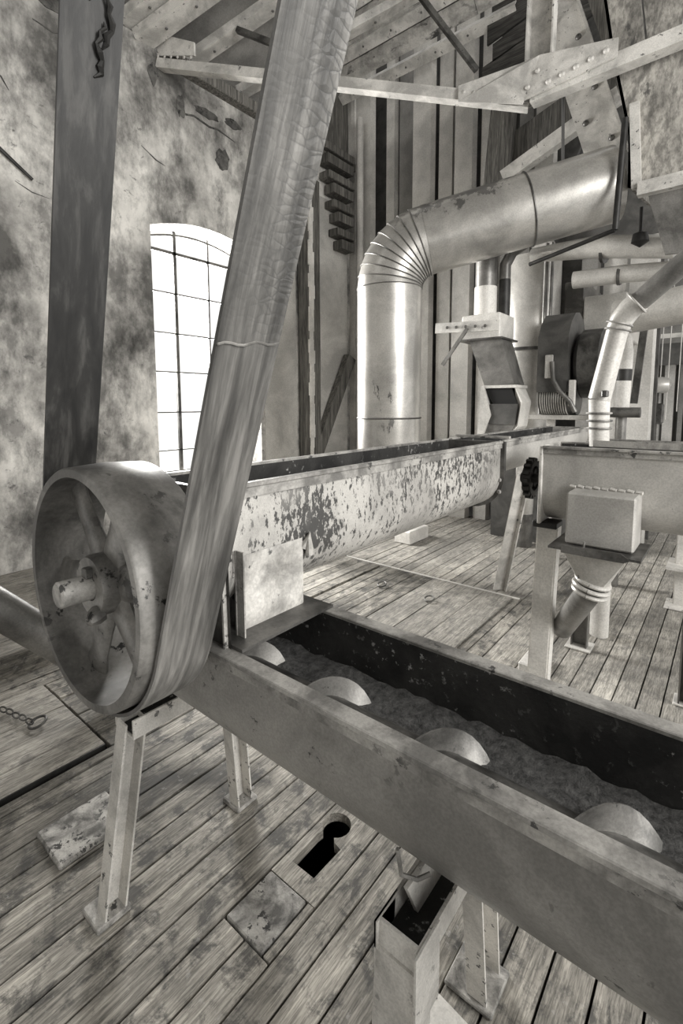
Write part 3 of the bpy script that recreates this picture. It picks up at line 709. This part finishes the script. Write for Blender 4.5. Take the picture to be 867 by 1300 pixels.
bm = new(); beam(bm, (-.868, .648, .93), (-.884, .655, 1.2), .006, .012, (0, -1, 0)); obj('plate_edge', bm, 'rim', t)
bolts(t, [(-.95, .62, .965)], (.4, -1, 0), .013, .04, 'rim', 'bolt')
bm = new(); tube(bm, [(-.9, .938, 1.11), (-.885, .945, 1.14), (-.888, .95, 1.09)], .014, 8); obj('weld_lump', bm, 'sheet', t, True)

# second trough in line behind
BT = trough('screw_trough', 'plain pale screw trough in line behind the speckled trough', 'y', -1.04, 1.312, 2.39, 4.25, .14, .2, 'trough_right', .014, .03)
bm = new(); beam(bm, (-1.2, 2.5, 1.325), (-.9, 2.5, 1.325), .03, .012); obj('cross_strap', bm, 'rim', BT)
bm = new(); uplate(bm, 'y', -1.04, 1.312, 4.25, 4.27, .155, .215); obj('end_plate', bm, 'rim', BT)
# dark hopper base below
bm = new(); frustum(bm, [(-2.1, 5.3, 0), (-1.35, 5.3, 0), (-1.35, 5.85, 0), (-2.1, 5.85, 0)], [(-2.1, 5.25, 1.15), (-1.3, 5.25, 1.15), (-1.3, 5.85, 1.15), (-2.1, 5.85, 1.15)])
tag(obj('floor_bin', bm, 'guard'), 'dark grey steel bin on the floor below the far trough', 'bin')

# right trough
RT = trough('screw_trough', 'pale screw trough at right with hopper outlet on its side', 'x', 2.55, 1.295, -.70, 1.8, .15, .37, 'trough_right', .02, .03)
bm = new(); box(bm, -.715, -.70, 2.385, 2.715, .92, 1.30, .003); obj('end_plate', bm, 'white', RT)
for yy in (2.47, 2.62):
    bm = new(); angle(bm, (-.5, yy, 1.3), (1.7, yy, 1.3), .04, .03, .005); obj('cover_angle', bm, 'rim', RT)
bm = new(); box(bm, -.5, 1.7, 2.45, 2.66, 1.296, 1.302); obj('cover_plate', bm, 'steel', RT)
# hopper on the right trough
t = thing('outlet_hopper', 'white boxed hopper spout bolted to the right trough side', 'hopper', (-.43, 2.32, .6))
bm = new(); box(bm, -.55, -.285, 2.24, 2.42, .885, 1.115, .008); obj('box', bm, 'trough_right', t)
bm = new(); 
for k in range(9): tube(bm, [(-.57+.033*k, 2.385, 1.12+.003*(k % 2)), (-.545+.033*k, 2.38, 1.118)], .008, 6)
for k in range(6): tube(bm, [(-.298, 2.385, 1.1-.035*k), (-.296, 2.38, 1.075-.035*k)], .008, 6)
obj('weld_bead', bm, 'white2', t, True)
bm = new(); box(bm, -.60, -.25, 2.17, 2.46, .872, .882); obj('flange_plate', bm, 'steel', t)
bm = new(); prism(bm, [(-.545, 2.165, .895), (-.545, 2.165, .862), (-.31, 2.165, .862), (-.285, 2.165, .875), (-.32, 2.165, .9)], (0, .006, 0)); obj('flange_lip', bm, 'steel', t)
sq = [(-.545, 2.19, .87), (-.30, 2.19, .87), (-.30, 2.42, .87), (-.545, 2.42, .87)]
cx0, cy0 = -.435, 2.28
def rc(n=24, r=.056, z=.71, c=(cx0, cy0)): return [(c[0]+r*math.cos(2*math.pi*k/n-math.pi*.75), c[1]+r*math.sin(2*math.pi*k/n-math.pi*.75), z) for k in range(n)]
top = []
for k in range(24):
    s = k*4/24; i = int(s); f_ = s-i; A, B = V(sq[i]), V(sq[(i+1) % 4]); top.append(A.lerp(B, f_))
bm = new(); frustum(bm, rc(), top); obj('cone', bm, 'duct2', t, True)
pdir = V(-.16, .27, -.30).normalized()
p0 = V(cx0, cy0, .72); bm = new(); tube(bm, [p0, p0+V(-.005, 0, -.03), p0+V(-.02, 0, -.055), p0+V(-.02, 0, -.055)+pdir*.46], .052, 28); obj('spout_pipe', bm, 'grey', t, True)
for k, (off, rr_) in enumerate(((.0, .066), (.025, .07), (.05, .066))):
    bm = new(); c = p0+V(-.002-.006*k, 0, .005-off); x_, y_, d_ = frame(V(-.25, 0, -1)); pts = [c+(x_*math.cos(q)+y_*math.sin(q))*rr_ for q in [2*math.pi*j/28 for j in range(29)]]
    tube(bm, pts, .010, 8, False); obj('clamp_ring', bm, 'duct2', t, True)
bm = new(); tube(bm, [p0+V(-.03, -.06, .19), p0+V(-.05, -.05, .02)], .005, 6); obj('tie_wire', bm, 'rim', t)
# cast sprocket at the trough end
t = thing('sprocket', 'black toothed sprocket on the shaft at right trough end', 'gear', (-.80, 2.55, 1.115))
bm = new(); ringlathe(bm, [(.065, -.02), (.09, -.02), (.09, .02), (.065, .02)], (-.80, 2.55, 1.115), (1, 0, 0), 36); obj('rim', bm, 'black', t, True)
bm = new()
for k in range(16):
    q = 2*math.pi*k/16; d = V(0, math.cos(q), math.sin(q)); c = V(-.80, 2.55, 1.115); beam(bm, c+d*.085, c+d*.108, .018, .03, (1, 0, 0))
obj('tooth_ring', bm, 'black', t, kind='stuff')
bm = new(); tube(bm, [(-.85, 2.55, 1.115), (-.71, 2.55, 1.115)], .026, 16); obj('hub', bm, 'black', t, True)
for k in range(4):
    q = math.pi/4+math.pi*k/2; d = V(0, math.cos(q), math.sin(q)); bm = new(); beam(bm, V(-.80, 2.55, 1.115)+d*.02, V(-.80, 2.55, 1.115)+d*.07, .03, .024, (1, 0, 0)); obj('spoke', bm, 'black', t)

# ------------------------------------------------------------------ legs and trestles
def foot(t, x, y, w=.085, h=.016, mat='white'):
    bm = new(); box(bm, x-w*.55, x+w*.55, y-w*.55, y+w*.55, 0, h, .003); obj('base_plate', bm, mat, t)
# trestle under the pulley end
t = thing('trough_trestle', 'white channel trestle with splayed legs under the pulley', 'trestle', (-1.37, .8, 0))
bm = new(); chan(bm, (-1.365, .565, .010), (-1.325, .635, .60), .065, .05, .006, (1, .0, 0)); obj('leg', bm, 'white', t)
bm = new(); chan(bm, (-1.385, 1.065, .010), (-1.325, .98, .60), .065, .05, .006, (1, .0, 0)); obj('leg', bm, 'white', t)
foot(t, -1.36, .56, .09, .02, 'concrete'); foot(t, -1.375, 1.07, .085, .016, 'concrete')
bm = new(); chan(bm, (-1.29, .605, .575), (-1.29, 1.02, .575), .105, .055, .006, (0, 0, 1)); obj('cross_channel', bm, 'white', t)
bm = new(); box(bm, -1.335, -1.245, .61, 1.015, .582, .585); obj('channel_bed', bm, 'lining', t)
bolts(t, [(-1.28, .70, .585)], (0, 0, 1), .016, .014, 'steel', 'bolt')
# trestle in the middle of the front trough
t = thing('trough_trestle', 'white channel trestle with upturned head at the bottom edge', 'trestle', (-.44, .8, 0))
bm = new(); chan(bm, (-.385, .575, .012), (-.385, .618, .62), .085, .05, .006, (0, 1, 0)); obj('leg', bm, 'white', t)
bm = new(); chan(bm, (-.44, 1.085, .010), (-.43, .985, .575), .09, .05, .006, (1, 0, 0)); obj('leg', bm, 'white', t)
bm = new(); chan(bm, (-.385, .61, .57), (-.385, 1.03, .57), .085, .05, .006, (0, 0, 1)); obj('cross_channel', bm, 'white', t)
bm = new(); box(bm, -.4275, -.424, .61, .68, .53, .62); box(bm, -.343, -.339, .60, .68, .48, .622); obj('cheek_plate', bm, 'white', t)
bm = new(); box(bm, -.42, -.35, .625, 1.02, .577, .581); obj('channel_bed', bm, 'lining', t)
bm = new(); prism(bm, [(-.4, .70, .576), (-.4, .82, .576), (-.4, .82, .66), (-.4, .66, .66)], (.008, 0, 0)); obj('gusset', bm, 'white', t)
foot(t, -.435, 1.09, .115, .012, 'concrete'); foot(t, -.385, .59, .12, .012, 'concrete')
bm = new(); tube(bm, [(-.41, .655, .73), (-.405, .66, .68), (-.39, .69, .655), (-.375, .71, .66)], .004, 6); obj('weld_wire', bm, 'rim', t, True)
# leg under right trough
t = thing('channel_support', 'tall flat white channel leg at left end of the right trough', 'leg', (-.70, 2.45, 0))
bm = new(); chan(bm, (-.705, 2.44, .012), (-.685, 2.46, .90), .1, -.06, .007, (0, -1, 0)); obj('channel', bm, 'white2', t)
foot(t, -.71, 2.45, .14, .012); bm = new(); box(bm, -.745, -.63, 2.41, 2.52, .895, .925, .004); obj('cap', bm, 'black', t)
t = thing('channel_support', 'short pale leg with a flange plate seen right of the hopper', 'leg', (-.21, 4.25, 0))
bm = new(); chan(bm, (-.21, 4.25, .01), (-.21, 4.25, 1.0), .13, -.07, .008, (0, -1, 0)); obj('channel', bm, 'white2', t)
bm = new(); box(bm, -.32, -.06, 4.12, 4.4, .30, .32); obj('flange_plate', bm, 'white2', t); foot(t, -.21, 4.25, .2, .012)
t = thing('channel_support', 'dark channel leg cut by the right edge of the frame', 'leg', (-.1, 2.86, 0))
bm = new(); chan(bm, (-.1, 2.86, .01), (-.1, 2.80, .95), .07, .05, .007, (0, -1, 0)); obj('channel', bm, 'timber', t); foot(t, -.1, 2.86, .1, .012)
# leaning leg beyond
t = thing('leaning_prop', 'leaning white angle-iron prop below the black sprocket', 'prop', (-1.37, 3.79, 0))
bm = new(); angle(bm, (-1.37, 3.77, 0), (-1.13, 3.6, 1.12), .09, .05, .008, (1, -1, 0)); obj('angle_bar', bm, 'white', t)
# round stub and small channel behind the hopper
bm = new(); tube(bm, [(-.6, 3.39, 0), (-.6, 3.39, .55)], .055, 24); tag(obj('stub_post', bm, 'white2', smooth=True), 'round white stub post behind the hopper spout', 'post')
t = thing('small_stand', 'small dark channel stand on a plate beside the round post', 'stand', (-.66, 3.16, 0))
bm = new(); chan(bm, (-.66, 3.16, .01), (-.66, 3.18, .42), .09, .05, .006, (0, -1, 0)); obj('channel', bm, 'grey', t); foot(t, -.66, 3.15, .13, .012, 'white2')
bm = new(); box(bm, -.86, -.76, 2.62, 2.86, 0, .06, .008); tag(obj('floor_block', bm, 'white2'), 'white block on the floor at the foot of the tall leg', 'block')
bm = new(); box(bm, -2.8, -2.6, 4.35, 4.75, 0, .14, .01); tag(obj('floor_block', bm, 'white2'), 'pale block on the floor under the speckled trough', 'block')
# ------------------------------------------------------------------ PULLEY and BELT
PX, PZ, PR = -1.03, 1.12, .254
t = thing('belt_pulley', 'large spoked cast-iron flat belt pulley on a shaft stub', 'pulley', (PX, .49, PZ))
bm = new(); y0, y1 = .402, .56
prof = [(PR-.02, y0), (PR-.004, y0), (PR, y0+.005), (PR+.004, (y0+y1)/2), (PR, y1-.005), (PR-.004, y1), (PR-.02, y1), (PR-.016, (y0+y1)/2)]
ringlathe(bm, [(r_, a_) for r_, a_ in prof], (PX, 0, PZ), (0, 1, 0), 96); obj('rim', bm, 'pulley', t, True)
bm = new(); ringlathe(bm, [(.03, .425), (.062, .425), (.066, .435), (.066, .55), (.062, .56), (.03, .56)], (PX, 0, PZ), (0, 1, 0), 40); obj('hub', bm, 'pulley', t, True)
for k in range(6):
    q = R(8+60*k); d = V(math.cos(q), 0, math.sin(q)); s = V(-math.sin(q), 0, math.cos(q)); bm = new(); c = V(PX, .472, PZ); rings = []
    for rad, w, th in ((.055, .042, .018), (.12, .036, .014), (.2, .032, .012), (PR-.015, .042, .014)):
        rings.append([bm.verts.new(c+d*rad+s*w*math.cos(j*math.pi/6)+V(0, 1, 0)*th*math.sin(j*math.pi/6)) for j in range(12)])
    for A, B in zip(rings, rings[1:]):
        for j in range(12): bm.faces.new((A[j], A[(j+1) % 12], B[(j+1) % 12], B[j]))
    obj('spoke', bm, 'pulley', t, True)
bm = new(); tube(bm, [(PX, .362, PZ), (PX, .366, PZ), (PX, .645, PZ)], [.023, .027, .027], 28); obj('shaft', bm, 'rim', t, True, label='pale bare steel shaft stub')
bm = new(); box(bm, PX+.0, PX+.02, .41, .45, PZ+.024, PZ+.045, .002); obj('key', bm, 'steel', t)
bolts(t, [(PX+.03, .43, PZ-.05)], (.3, -1, -.4), .02, .03, 'pulley', 'set_screw')

t = thing('drive_belt', 'wide cracked leather drive belt looped under the spoked pulley', 'belt', (PX, .49, PZ-PR))
br = PR+.008; mean = R(17.25); R2, D = .404, 2.4; UX, UZ = PX+D*math.sin(mean), PZ+D*math.cos(mean)
gam = math.asin((R2-br)/D)
# wrap angles: right tangent normal, left tangent normal (angles measured from +x)
nr = -mean+gam*0; ar = -(mean+gam); al = math.pi-(mean-gam)
def arc(cx, cz, r, a0, a1, n): return [(cx+r*math.cos(a0+(a1-a0)*k/n), cz+r*math.sin(a0+(a1-a0)*k/n)) for k in range(n+1)]
def ribbon(name, pts, y0, y1, mat, th=.007, lab=None):
    bm = new(); prev = None; n = len(pts); M_ = 8
    for k, (x, z) in enumerate(pts):
        a_ = pts[max(0, k-1)]; b_ = pts[min(n-1, k+1)]; tx, tz = b_[0]-a_[0], b_[1]-a_[1]; L = math.hypot(tx, tz); nx, nz = tz/L, -tx/L
        o_ = [bm.verts.new((x, y0+(y1-y0)*j/M_, z)) for j in range(M_+1)]; i_ = [bm.verts.new((x-nx*th, y0+(y1-y0)*j/M_, z-nz*th)) for j in range(M_+1)]
        row = o_+i_[::-1]
        if prev:
            for j in range(len(row)): bm.faces.new((prev[j], prev[(j+1) % len(row)], row[(j+1) % len(row)], row[j]))
        else: bm.faces.new(row)
        prev = row
    bm.faces.new(prev); return obj(name, bm, mat, t, True, label=lab)
BYA, BYB = .427, .545
low = arc(PX, PZ, br+.007, al-2*math.pi, ar, 40)      # counter-clockwise below
uppr = arc(UX, UZ, R2+.007, ar, al, 40)
def lin(p, q, n): return [(p[0]+(q[0]-p[0])*k/n, p[1]+(q[1]-p[1])*k/n) for k in range(n+1)]
rs = lin(low[-1], uppr[0], 40)
# gentle slack in the right run
rs = [(x-.012*math.sin(math.pi*k/40), z) for k, (x, z) in enumerate(rs)]
seam = 11
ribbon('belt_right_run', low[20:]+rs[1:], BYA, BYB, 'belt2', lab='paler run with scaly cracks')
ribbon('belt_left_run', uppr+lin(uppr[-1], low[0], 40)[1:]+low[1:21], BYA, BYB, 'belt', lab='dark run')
bm = new(); sx_, sz_ = min(rs, key=lambda q: abs(q[1]-1.575)); pts = [(sx_+.003, BYA+(BYB-BYA)*j/10, sz_+.0025*math.sin(j*1.3)+.0012*j) for j in range(11)]; tube(bm, pts, .0022, 6); obj('belt_joint', bm, 'rim', t, True, label='pale glued joint across the belt')
# torn flaps near the top of the dark run
bm = new(); ls = lin(uppr[-1], low[0], 40)
for (u, yy, L_) in ((.43, .487, .12), (.425, .505, .1), (.46, .53, .1), (.47, .498, .08)):
    i = u*40; xx = ls[0][0]+(ls[-1][0]-ls[0][0])*u; zz = ls[0][1]+(ls[-1][1]-ls[0][1])*u
    dx, dz = (ls[-1][0]-ls[0][0]), (ls[-1][1]-ls[0][1]); L = math.hypot(dx, dz); dx /= L; dz /= L
# torn strips stand on the outer face
for (u, yy, L_) in ((.50, .475, .14), (.535, .515, .11), (.49, .525, .09), (.56, .50, .1)):
    xx = ls[0][0]+(ls[-1][0]-ls[0][0])*u; zz = ls[0][1]+(ls[-1][1]-ls[0][1])*u
    pts = [(xx+dx*L_*(q-.5)+.012+.004*math.sin(5*q), yy+.006*math.sin(9*q+yy*90)+.004*math.sin(23*q), zz+dz*L_*(q-.5)) for q in [k/9 for k in range(10)]]
    tube(bm, pts, [.001, .004, .003, .006, .004, .007, .005, .008, .006, .002], 6)
obj('torn_strip', bm, 'black', t)
# second pulley above the frame carries the belt
t2 = thing('belt_pulley', 'upper pulley carrying the belt above the top edge', 'pulley', (UX, .49, UZ))
bm = new(); ringlathe(bm, [(R2-.02, .415), (R2, .415), (R2, .575), (R2-.02, .575)], (UX, 0, UZ), (0, 1, 0), 64); obj('rim', bm, 'pulley', t2, True)
bm = new(); tube(bm, [(UX, .3, UZ), (UX, .75, UZ)], .03, 20); obj('shaft', bm, 'rim', t2, True)
for k in range(6):
    q = R(60*k); bm = new(); beam(bm, (UX+.02*math.cos(q), .495, UZ+.02*math.sin(q)), (UX+(R2-.01)*math.cos(q), .495, UZ+(R2-.01)*math.sin(q)), .03, .06, (0, 1, 0)); obj('spoke', bm, 'pulley', t2)

# spout pipe at the far left
t = thing('spout_pipe', 'pale steel spout pipe with dark coupling slanting down behind the pulley', 'pipe', (-2.4, 1.2, 0))
p, q = V(-2.56, .40, .86), V(-2.36, 1.12, .07); bm = new(); tube(bm, [p, q], .078, 32); obj('pipe', bm, 'grey', t, True)
d = (q-p).normalized(); c = p+d*.22
for k in range(3):
    bm = new(); tube(bm, [c+d*.022*k, c+d*(.022*k+.016)], .086, 28); obj('coupling_band', bm, 'black', t, True)
bm = new(); tube(bm, [q-d*.01, V(-2.36, 1.14, .0)], .085, 28); obj('floor_collar', bm, 'grey', t, True)

# ------------------------------------------------------------------ back equipment
# cyclone
t = thing('cyclone_tank', 'tall pale cylindrical cyclone with cone below a dark band', 'tank', (-1.65, 5.1, .6))
cz = (-1.66, 5.1)
bm = new(); lathe(bm, [(.001, 2.98), (.24, 2.95), (.272, 2.9), (.272, 2.05)], (*cz, 0), (0, 0, 1), 48); obj('cylinder', bm, 'duct2', t, True)
bm = new(); lathe(bm, [(.268, 2.03), (.26, 1.9), (.1, .9), (.08, .3)], (*cz, 0), (0, 0, 1), 48); obj('cone', bm, 'duct2', t, True)
bm = new(); ringlathe(bm, [(.262, 2.025), (.285, 2.025), (.285, 2.055), (.262, 2.055)], (*cz, 0), (0, 0, 1), 48); obj('joint_band', bm, 'steel', t, True)
bm = new(); tube(bm, [(cz[0], cz[1], .0), (cz[0], cz[1], .35)], .09, 24); obj('outlet_pipe', bm, 'grey', t, True)
for k, xx in enumerate((-1.455, -1.405)):
    bm = new(); tube(bm, [(xx, 4.86, 3.0), (xx-.01, 4.86, 1.4)], .02, 10); tag(obj('conduit_pipe', bm, 'grey', smooth=True), ('dark thin upright pipe in front of the cyclone right side', 'thin upright pipe just right of the cyclone')[k], 'pipe')
# chute with sampler box
t = thing('grain_chute', 'grey inclined chute with open dark mouth below a small box', 'chute', (-1.75, 4.3, 1.2))
bm = new(); tube(bm, [(-1.83, 4.35, 2.30), (-1.83, 4.35, 2.56)], .1, 28); obj('inlet_pipe', bm, 'white2', t, True)
bm = new(); tube(bm, [(-1.83, 4.35, 2.56), (-1.83, 4.35, 3.0)], .094, 28); obj('inlet_pipe', bm, 'grey', t, True)
bm = new(); tube(bm, [(-1.68, 4.42, 2.30), (-1.68, 4.42, 2.62)], .05, 20); obj('side_tube', bm, 'black', t, True)
bm = new(); tube(bm, [(-1.68, 4.42, 2.62), (-1.68, 4.42, 2.75), (-1.62, 4.42, 2.85), (-1.45, 4.42, 2.93)], .05, 20); obj('side_tube', bm, 'grey', t, True)
bm = new(); box(bm, -1.99, -1.63, 4.2, 4.55, 2.08, 2.30, .01); obj('box', bm, 'white2', t)
bm = new(); box(bm, -2.01, -1.6, 4.18, 4.57, 2.07, 2.085); obj('box_flange', bm, 'steel', t)
bm = new(); prism(bm, [(-1.92, 4.22, 2.07), (-1.62, 4.22, 2.07), (-1.49, 4.22, 1.65), (-1.76, 4.22, 1.65)], (0, .26, 0)); obj('slanted_duct', bm, 'grey', t)
bm = new(); box(bm, -1.78, -1.47, 4.205, 4.49, 1.64, 1.665); obj('lip', bm, 'white2', t)
bm = new(); prism(bm, [(-1.49, 4.22, 1.655), (-1.43, 4.22, 1.52), (-1.46, 4.22, 1.3), (-1.56, 4.22, 1.18), (-1.5, 4.3, 1.4)], (0, .26, 0)); obj('back_sheet', bm, 'white2', t)
bm = new(); prism(bm, [(-1.76, 4.22, 1.64), (-1.52, 4.22, 1.64), (-1.47, 4.22, 1.5), (-1.68, 4.22, 1.5)], (0, .24, 0)); obj('mouth', bm, 'void', t)
bm = new(); prism(bm, [(-1.70, 4.21, 1.5), (-1.46, 4.21, 1.5), (-1.48, 4.21, 1.32), (-1.72, 4.21, 1.32)], (0, .24, 0)); obj('flap', bm, 'guard', t)
bm = new(); prism(bm, [(-1.72, 4.22, 1.32), (-1.48, 4.22, 1.32), (-1.56, 4.22, 1.16), (-1.78, 4.22, 1.16)], (0, .24, 0)); obj('lower_duct', bm, 'grey', t)
bm = new(); prism(bm, [(-1.79, 4.2, 1.66), (-1.76, 4.2, 1.66), (-1.69, 4.2, 1.4), (-1.80, 4.2, 1.1), (-1.82, 4.2, 1.1)], (0, .26, 0)); obj('cheek_sheet', bm, 'column', t)
# bracket
t = thing('wall_bracket', 'perforated pale bracket arm between the duct and the chute box', 'bracket', (-2.0, 4.1, 2.18))
bm = new(); beam(bm, (-2.2, 4.1, 2.2), (-1.6, 4.1, 2.17), .02, .09); obj('arm', bm, 'truss', t)
bm = new(); beam(bm, (-1.88, 4.09, 2.17), (-2.12, 4.09, 1.86), .02, .03); obj('stay', bm, 'grey', t)
bolts(t, [(-2.08+.09*k, 4.09, 2.195-.005*k) for k in range(5)], (0, -1, 0), .014, .012, 'steel', 'bolt')

# blower with belt guard
t = thing('blower', 'motor blower under a dark rounded belt guard on a shelf', 'blower', (-1.15, 4.5, 1.4))
gx0, gx1, gy = -1.37, -1.12, 4.42
prof = [(gy, 1.60), (gy, 2.08), (gy+.08, 2.2), (gy+.2, 2.29), (gy+.34, 2.31), (gy+.48, 2.26), (gy+.56, 2.16), (gy+.58, 2.0), (gy+.5, 1.6)]
bm = new(); prism(bm, [(gx0, y, z) for y, z in prof], (gx1-gx0, 0, 0)); obj('belt_guard', bm, 'guard', t)
bm = new(); tube(bm, [(gx0, 4.62, 1.55), (gx1+.05, 4.62, 1.55)], .15, 36); obj('motor', bm, 'steel', t, True)
bm = new()
for k in range(12): q = R(150+15*k); ringlathe(bm, [(.15, -.004), (.16, -.004), (.16, .004), (.15, .004)], (gx0+.02+.019*k, 4.62, 1.55), (1, 0, 0), 24)
obj('cooling_fin', bm, 'white2', t, kind='stuff')
bm = new(); lathe(bm, [(.001, 0), (.25, 0), (.3, .04), (.3, .2), (.25, .24), (.001, .24)], (-1.1, 4.75, 1.85), (1, 0, 0), 40); obj('fan_casing', bm, 'steel', t, True)
bm = new(); box(bm, -1.5, -.9, 4.5, 4.95, 1.36, 1.40, .004); obj('base_plate', bm, 'white2', t)
bm = new(); box(bm, -1.30, -1.235, 4.395, 4.42, 1.72, 1.92, .005); obj('switch_box', bm, 'white2', t)
bm = new(); tube(bm, [(-1.24, 4.4, 1.86), (-1.22, 4.38, 1.7), (-1.16, 4.37, 1.6), (-1.08, 4.38, 1.52), (-1.04, 4.4, 1.43)], .02, 10); obj('cable', bm, 'grey', t, True)
bm = new(); box(bm, -1.1, -1.05, 4.4, 4.44, 1.48, 1.7, .004); obj('bracket', bm, 'white2', t)
for x_ in (-1.35, -.95):
    bm = new(); chan(bm, (x_, 4.8, .01), (x_, 4.8, 1.36), .07, .05, .006, (0, 1, 0)); obj('leg', bm, 'white2', t)
# small ducts
def duct(name, label, pts, r, bands=(), mat='duct2', seg=32):
    t = thing(name, label, 'duct', pts[len(pts)//2]); bm = new(); tube(bm, pts, r, seg); obj('pipe', bm, mat, t, True)
    P = [V(p) for p in pts]; d = (P[-1]-P[0]).normalized(); rr = r if not hasattr(r, '__len__') else max(r)
    for b in bands:
        c = P[0]+(P[-1]-P[0])*b; bm = new(); tube(bm, [c-d*.012, c+d*.012], rr*1.06, seg); obj('band', bm, 'steel', t, True)
    return t
duct('side_duct', 'upper narrow pale duct just under the big duct at right', [(-1.5, 4.6, 2.84), (-.95, 4.5, 2.78), (-.40, 4.45, 2.66)], [.06, .09, .085], (.55,))
duct('side_duct', 'lower narrow pale duct below its twin at right', [(-1.12, 4.5, 2.54), (-.75, 4.5, 2.53), (-.36, 4.5, 2.50)], [.07, .07, .065], (.45,))
duct('side_duct', 'wide pale level duct at right edge behind the hose', [(-.70, 4.05, 2.12), (1.2, 3.7, 2.28)], .125, ())
bm = new(); box(bm, -1.36, -1.18, 5.15, 5.88, 1.9, 2.68, .01); tag(obj('duct_box', bm, 'grey'), 'grey sheet box beneath the small ducts beside cyclone', 'box')
bm = new(); box(bm, -1.16, -.8, 5.05, 5.86, 2.1, 2.5, .01); tag(obj('duct_box', bm, 'duct2'), 'pale sheet transition box under the lower narrow duct', 'box')
bm = new(); tube(bm, [(-.62, 4.3, 2.95), (-.62, 4.3, 2.75)], .012, 8); lathe(bm, [(.001, 2.78), (.05, 2.76), (.06, 2.7), (.001, 2.66)], (-.62, 4.3, 0), (0, 0, 1), 12); tag(obj('hanging_clamp', bm, 'black', smooth=True), 'dark clamp hanging above the narrow ducts under the plywood', 'clamp')
# jointed hose rising from the right trough
t = thing('jointed_hose', 'white jointed pipe rising from right trough and bending to the edge', 'pipe', (-.49, 2.52, 1.3))
hp = [V(-.487, 2.54, 1.30), V(-.492, 2.54, 1.37), V(-.497, 2.54, 1.52), V(-.47, 2.54, 1.66), V(-.435, 2.53, 1.83)]
bm = new(); tube(bm, hp[:3], [.043, .043, .046], 28); obj('lower_pipe', bm, 'white2', t, True)
bm = new(); tube(bm, hp[2:], [.049, .047, .046], 28); obj('upper_pipe', bm, 'duct2', t, True)
bm = new(); tube(bm, [hp[4], V(-.42, 2.525, 1.875), V(-.385, 2.51, 1.92), V(-.35, 2.5, 1.945)], .049, 28); obj('elbow', bm, 'duct2', t, True)
bm = new(); tube(bm, [V(-.35, 2.5, 1.945), V(-.19, 2.44, 2.07), V(.2, 2.3, 2.35), V(.95, 2.03, 2.89), V(1.05, 2.0, 3.1), V(1.05, 2.0, 6.9)], .044, 28); obj('rising_pipe', bm, 'grey', t, True)
for c, d, r_ in ((V(-.49, 2.54, 1.385), V(0, 0, 1), .05), (V(-.492, 2.54, 1.42), V(0, 0, 1), .052), (V(-.495, 2.54, 1.455), V(0, 0, 1), .052), (V(-.433, 2.53, 1.835), V(.2, 0, 1), .052), (V(-.427, 2.53, 1.86), V(.3, 0, 1), .053), (V(-.36, 2.5, 1.94), V(1, 0, .8), .053)):
    bm = new(); x_, y_, d_ = frame(d); tube(bm, [c+(x_*math.cos(q)+y_*math.sin(q))*r_ for q in [2*math.pi*j/24 for j in range(25)]], .005, 8, False); obj('clamp_ring', bm, 'rim', t, True)
bm = new(); box(bm, -.475, -.45, 2.46, 2.5, 1.53, 1.56, .004); obj('clamp_bolt', bm, 'steel', t)
# other pipes behind
t = thing('white_standpipe', 'short white upright pipe with a black tape patch behind the hose', 'pipe', (-.7, 4.4, 1.4))
bm = new(); tube(bm, [(-.70, 4.4, 1.44), (-.69, 4.4, 1.9), (-.70, 4.4, 2.0), (-.74, 4.42, 2.05)], .055, 24); obj('pipe', bm, 'white2', t, True)
bm = new(); tube(bm, [(-.695, 4.398, 1.68), (-.693, 4.398, 1.77)], .0565, 24); obj('tape_patch', bm, 'black', t, True)
bm = new(); tube(bm, [(-.80, 4.35, 1.43), (-.56, 4.35, 1.43)], .04, 16); obj('pipe_fitting', bm, 'steel', t, True)
bm = new(); tube(bm, [(-.70, 4.42, 0), (-.70, 4.42, 1.44)], .04, 16); obj('riser', bm, 'grey', t, True)
bm = new(); beam(bm, (-.585, 4.5, 2.12), (-.63, 4.5, 1.5), .05, .03, (0, -1, 0)); tag(obj('flat_bar', bm, 'steel'), 'dark flat bar leaning against the pale panel right of the hose', 'bar')
t = thing('line_shaft_valve', 'small round valve on an upright rod at far right', 'valve', (-.72, 7.0, 0))
bm = new(); tube(bm, [(-.74, 7.0, 0), (-.72, 7.0, 1.75)], .03, 12); obj('rod', bm, 'grey', t, True)
bm = new(); lathe(bm, [(.001, -.1), (.09, -.06), (.1, .0), (.09, .06), (.001, .1)], (-.70, 7.0, 1.72), (1, .3, 0), 20); obj('valve_body', bm, 'duct2', t, True)
bm = new(); box(bm, -.78, -.66, 6.95, 7.05, 1.25, 1.5, .02); obj('turnbuckle', bm, 'steel', t)
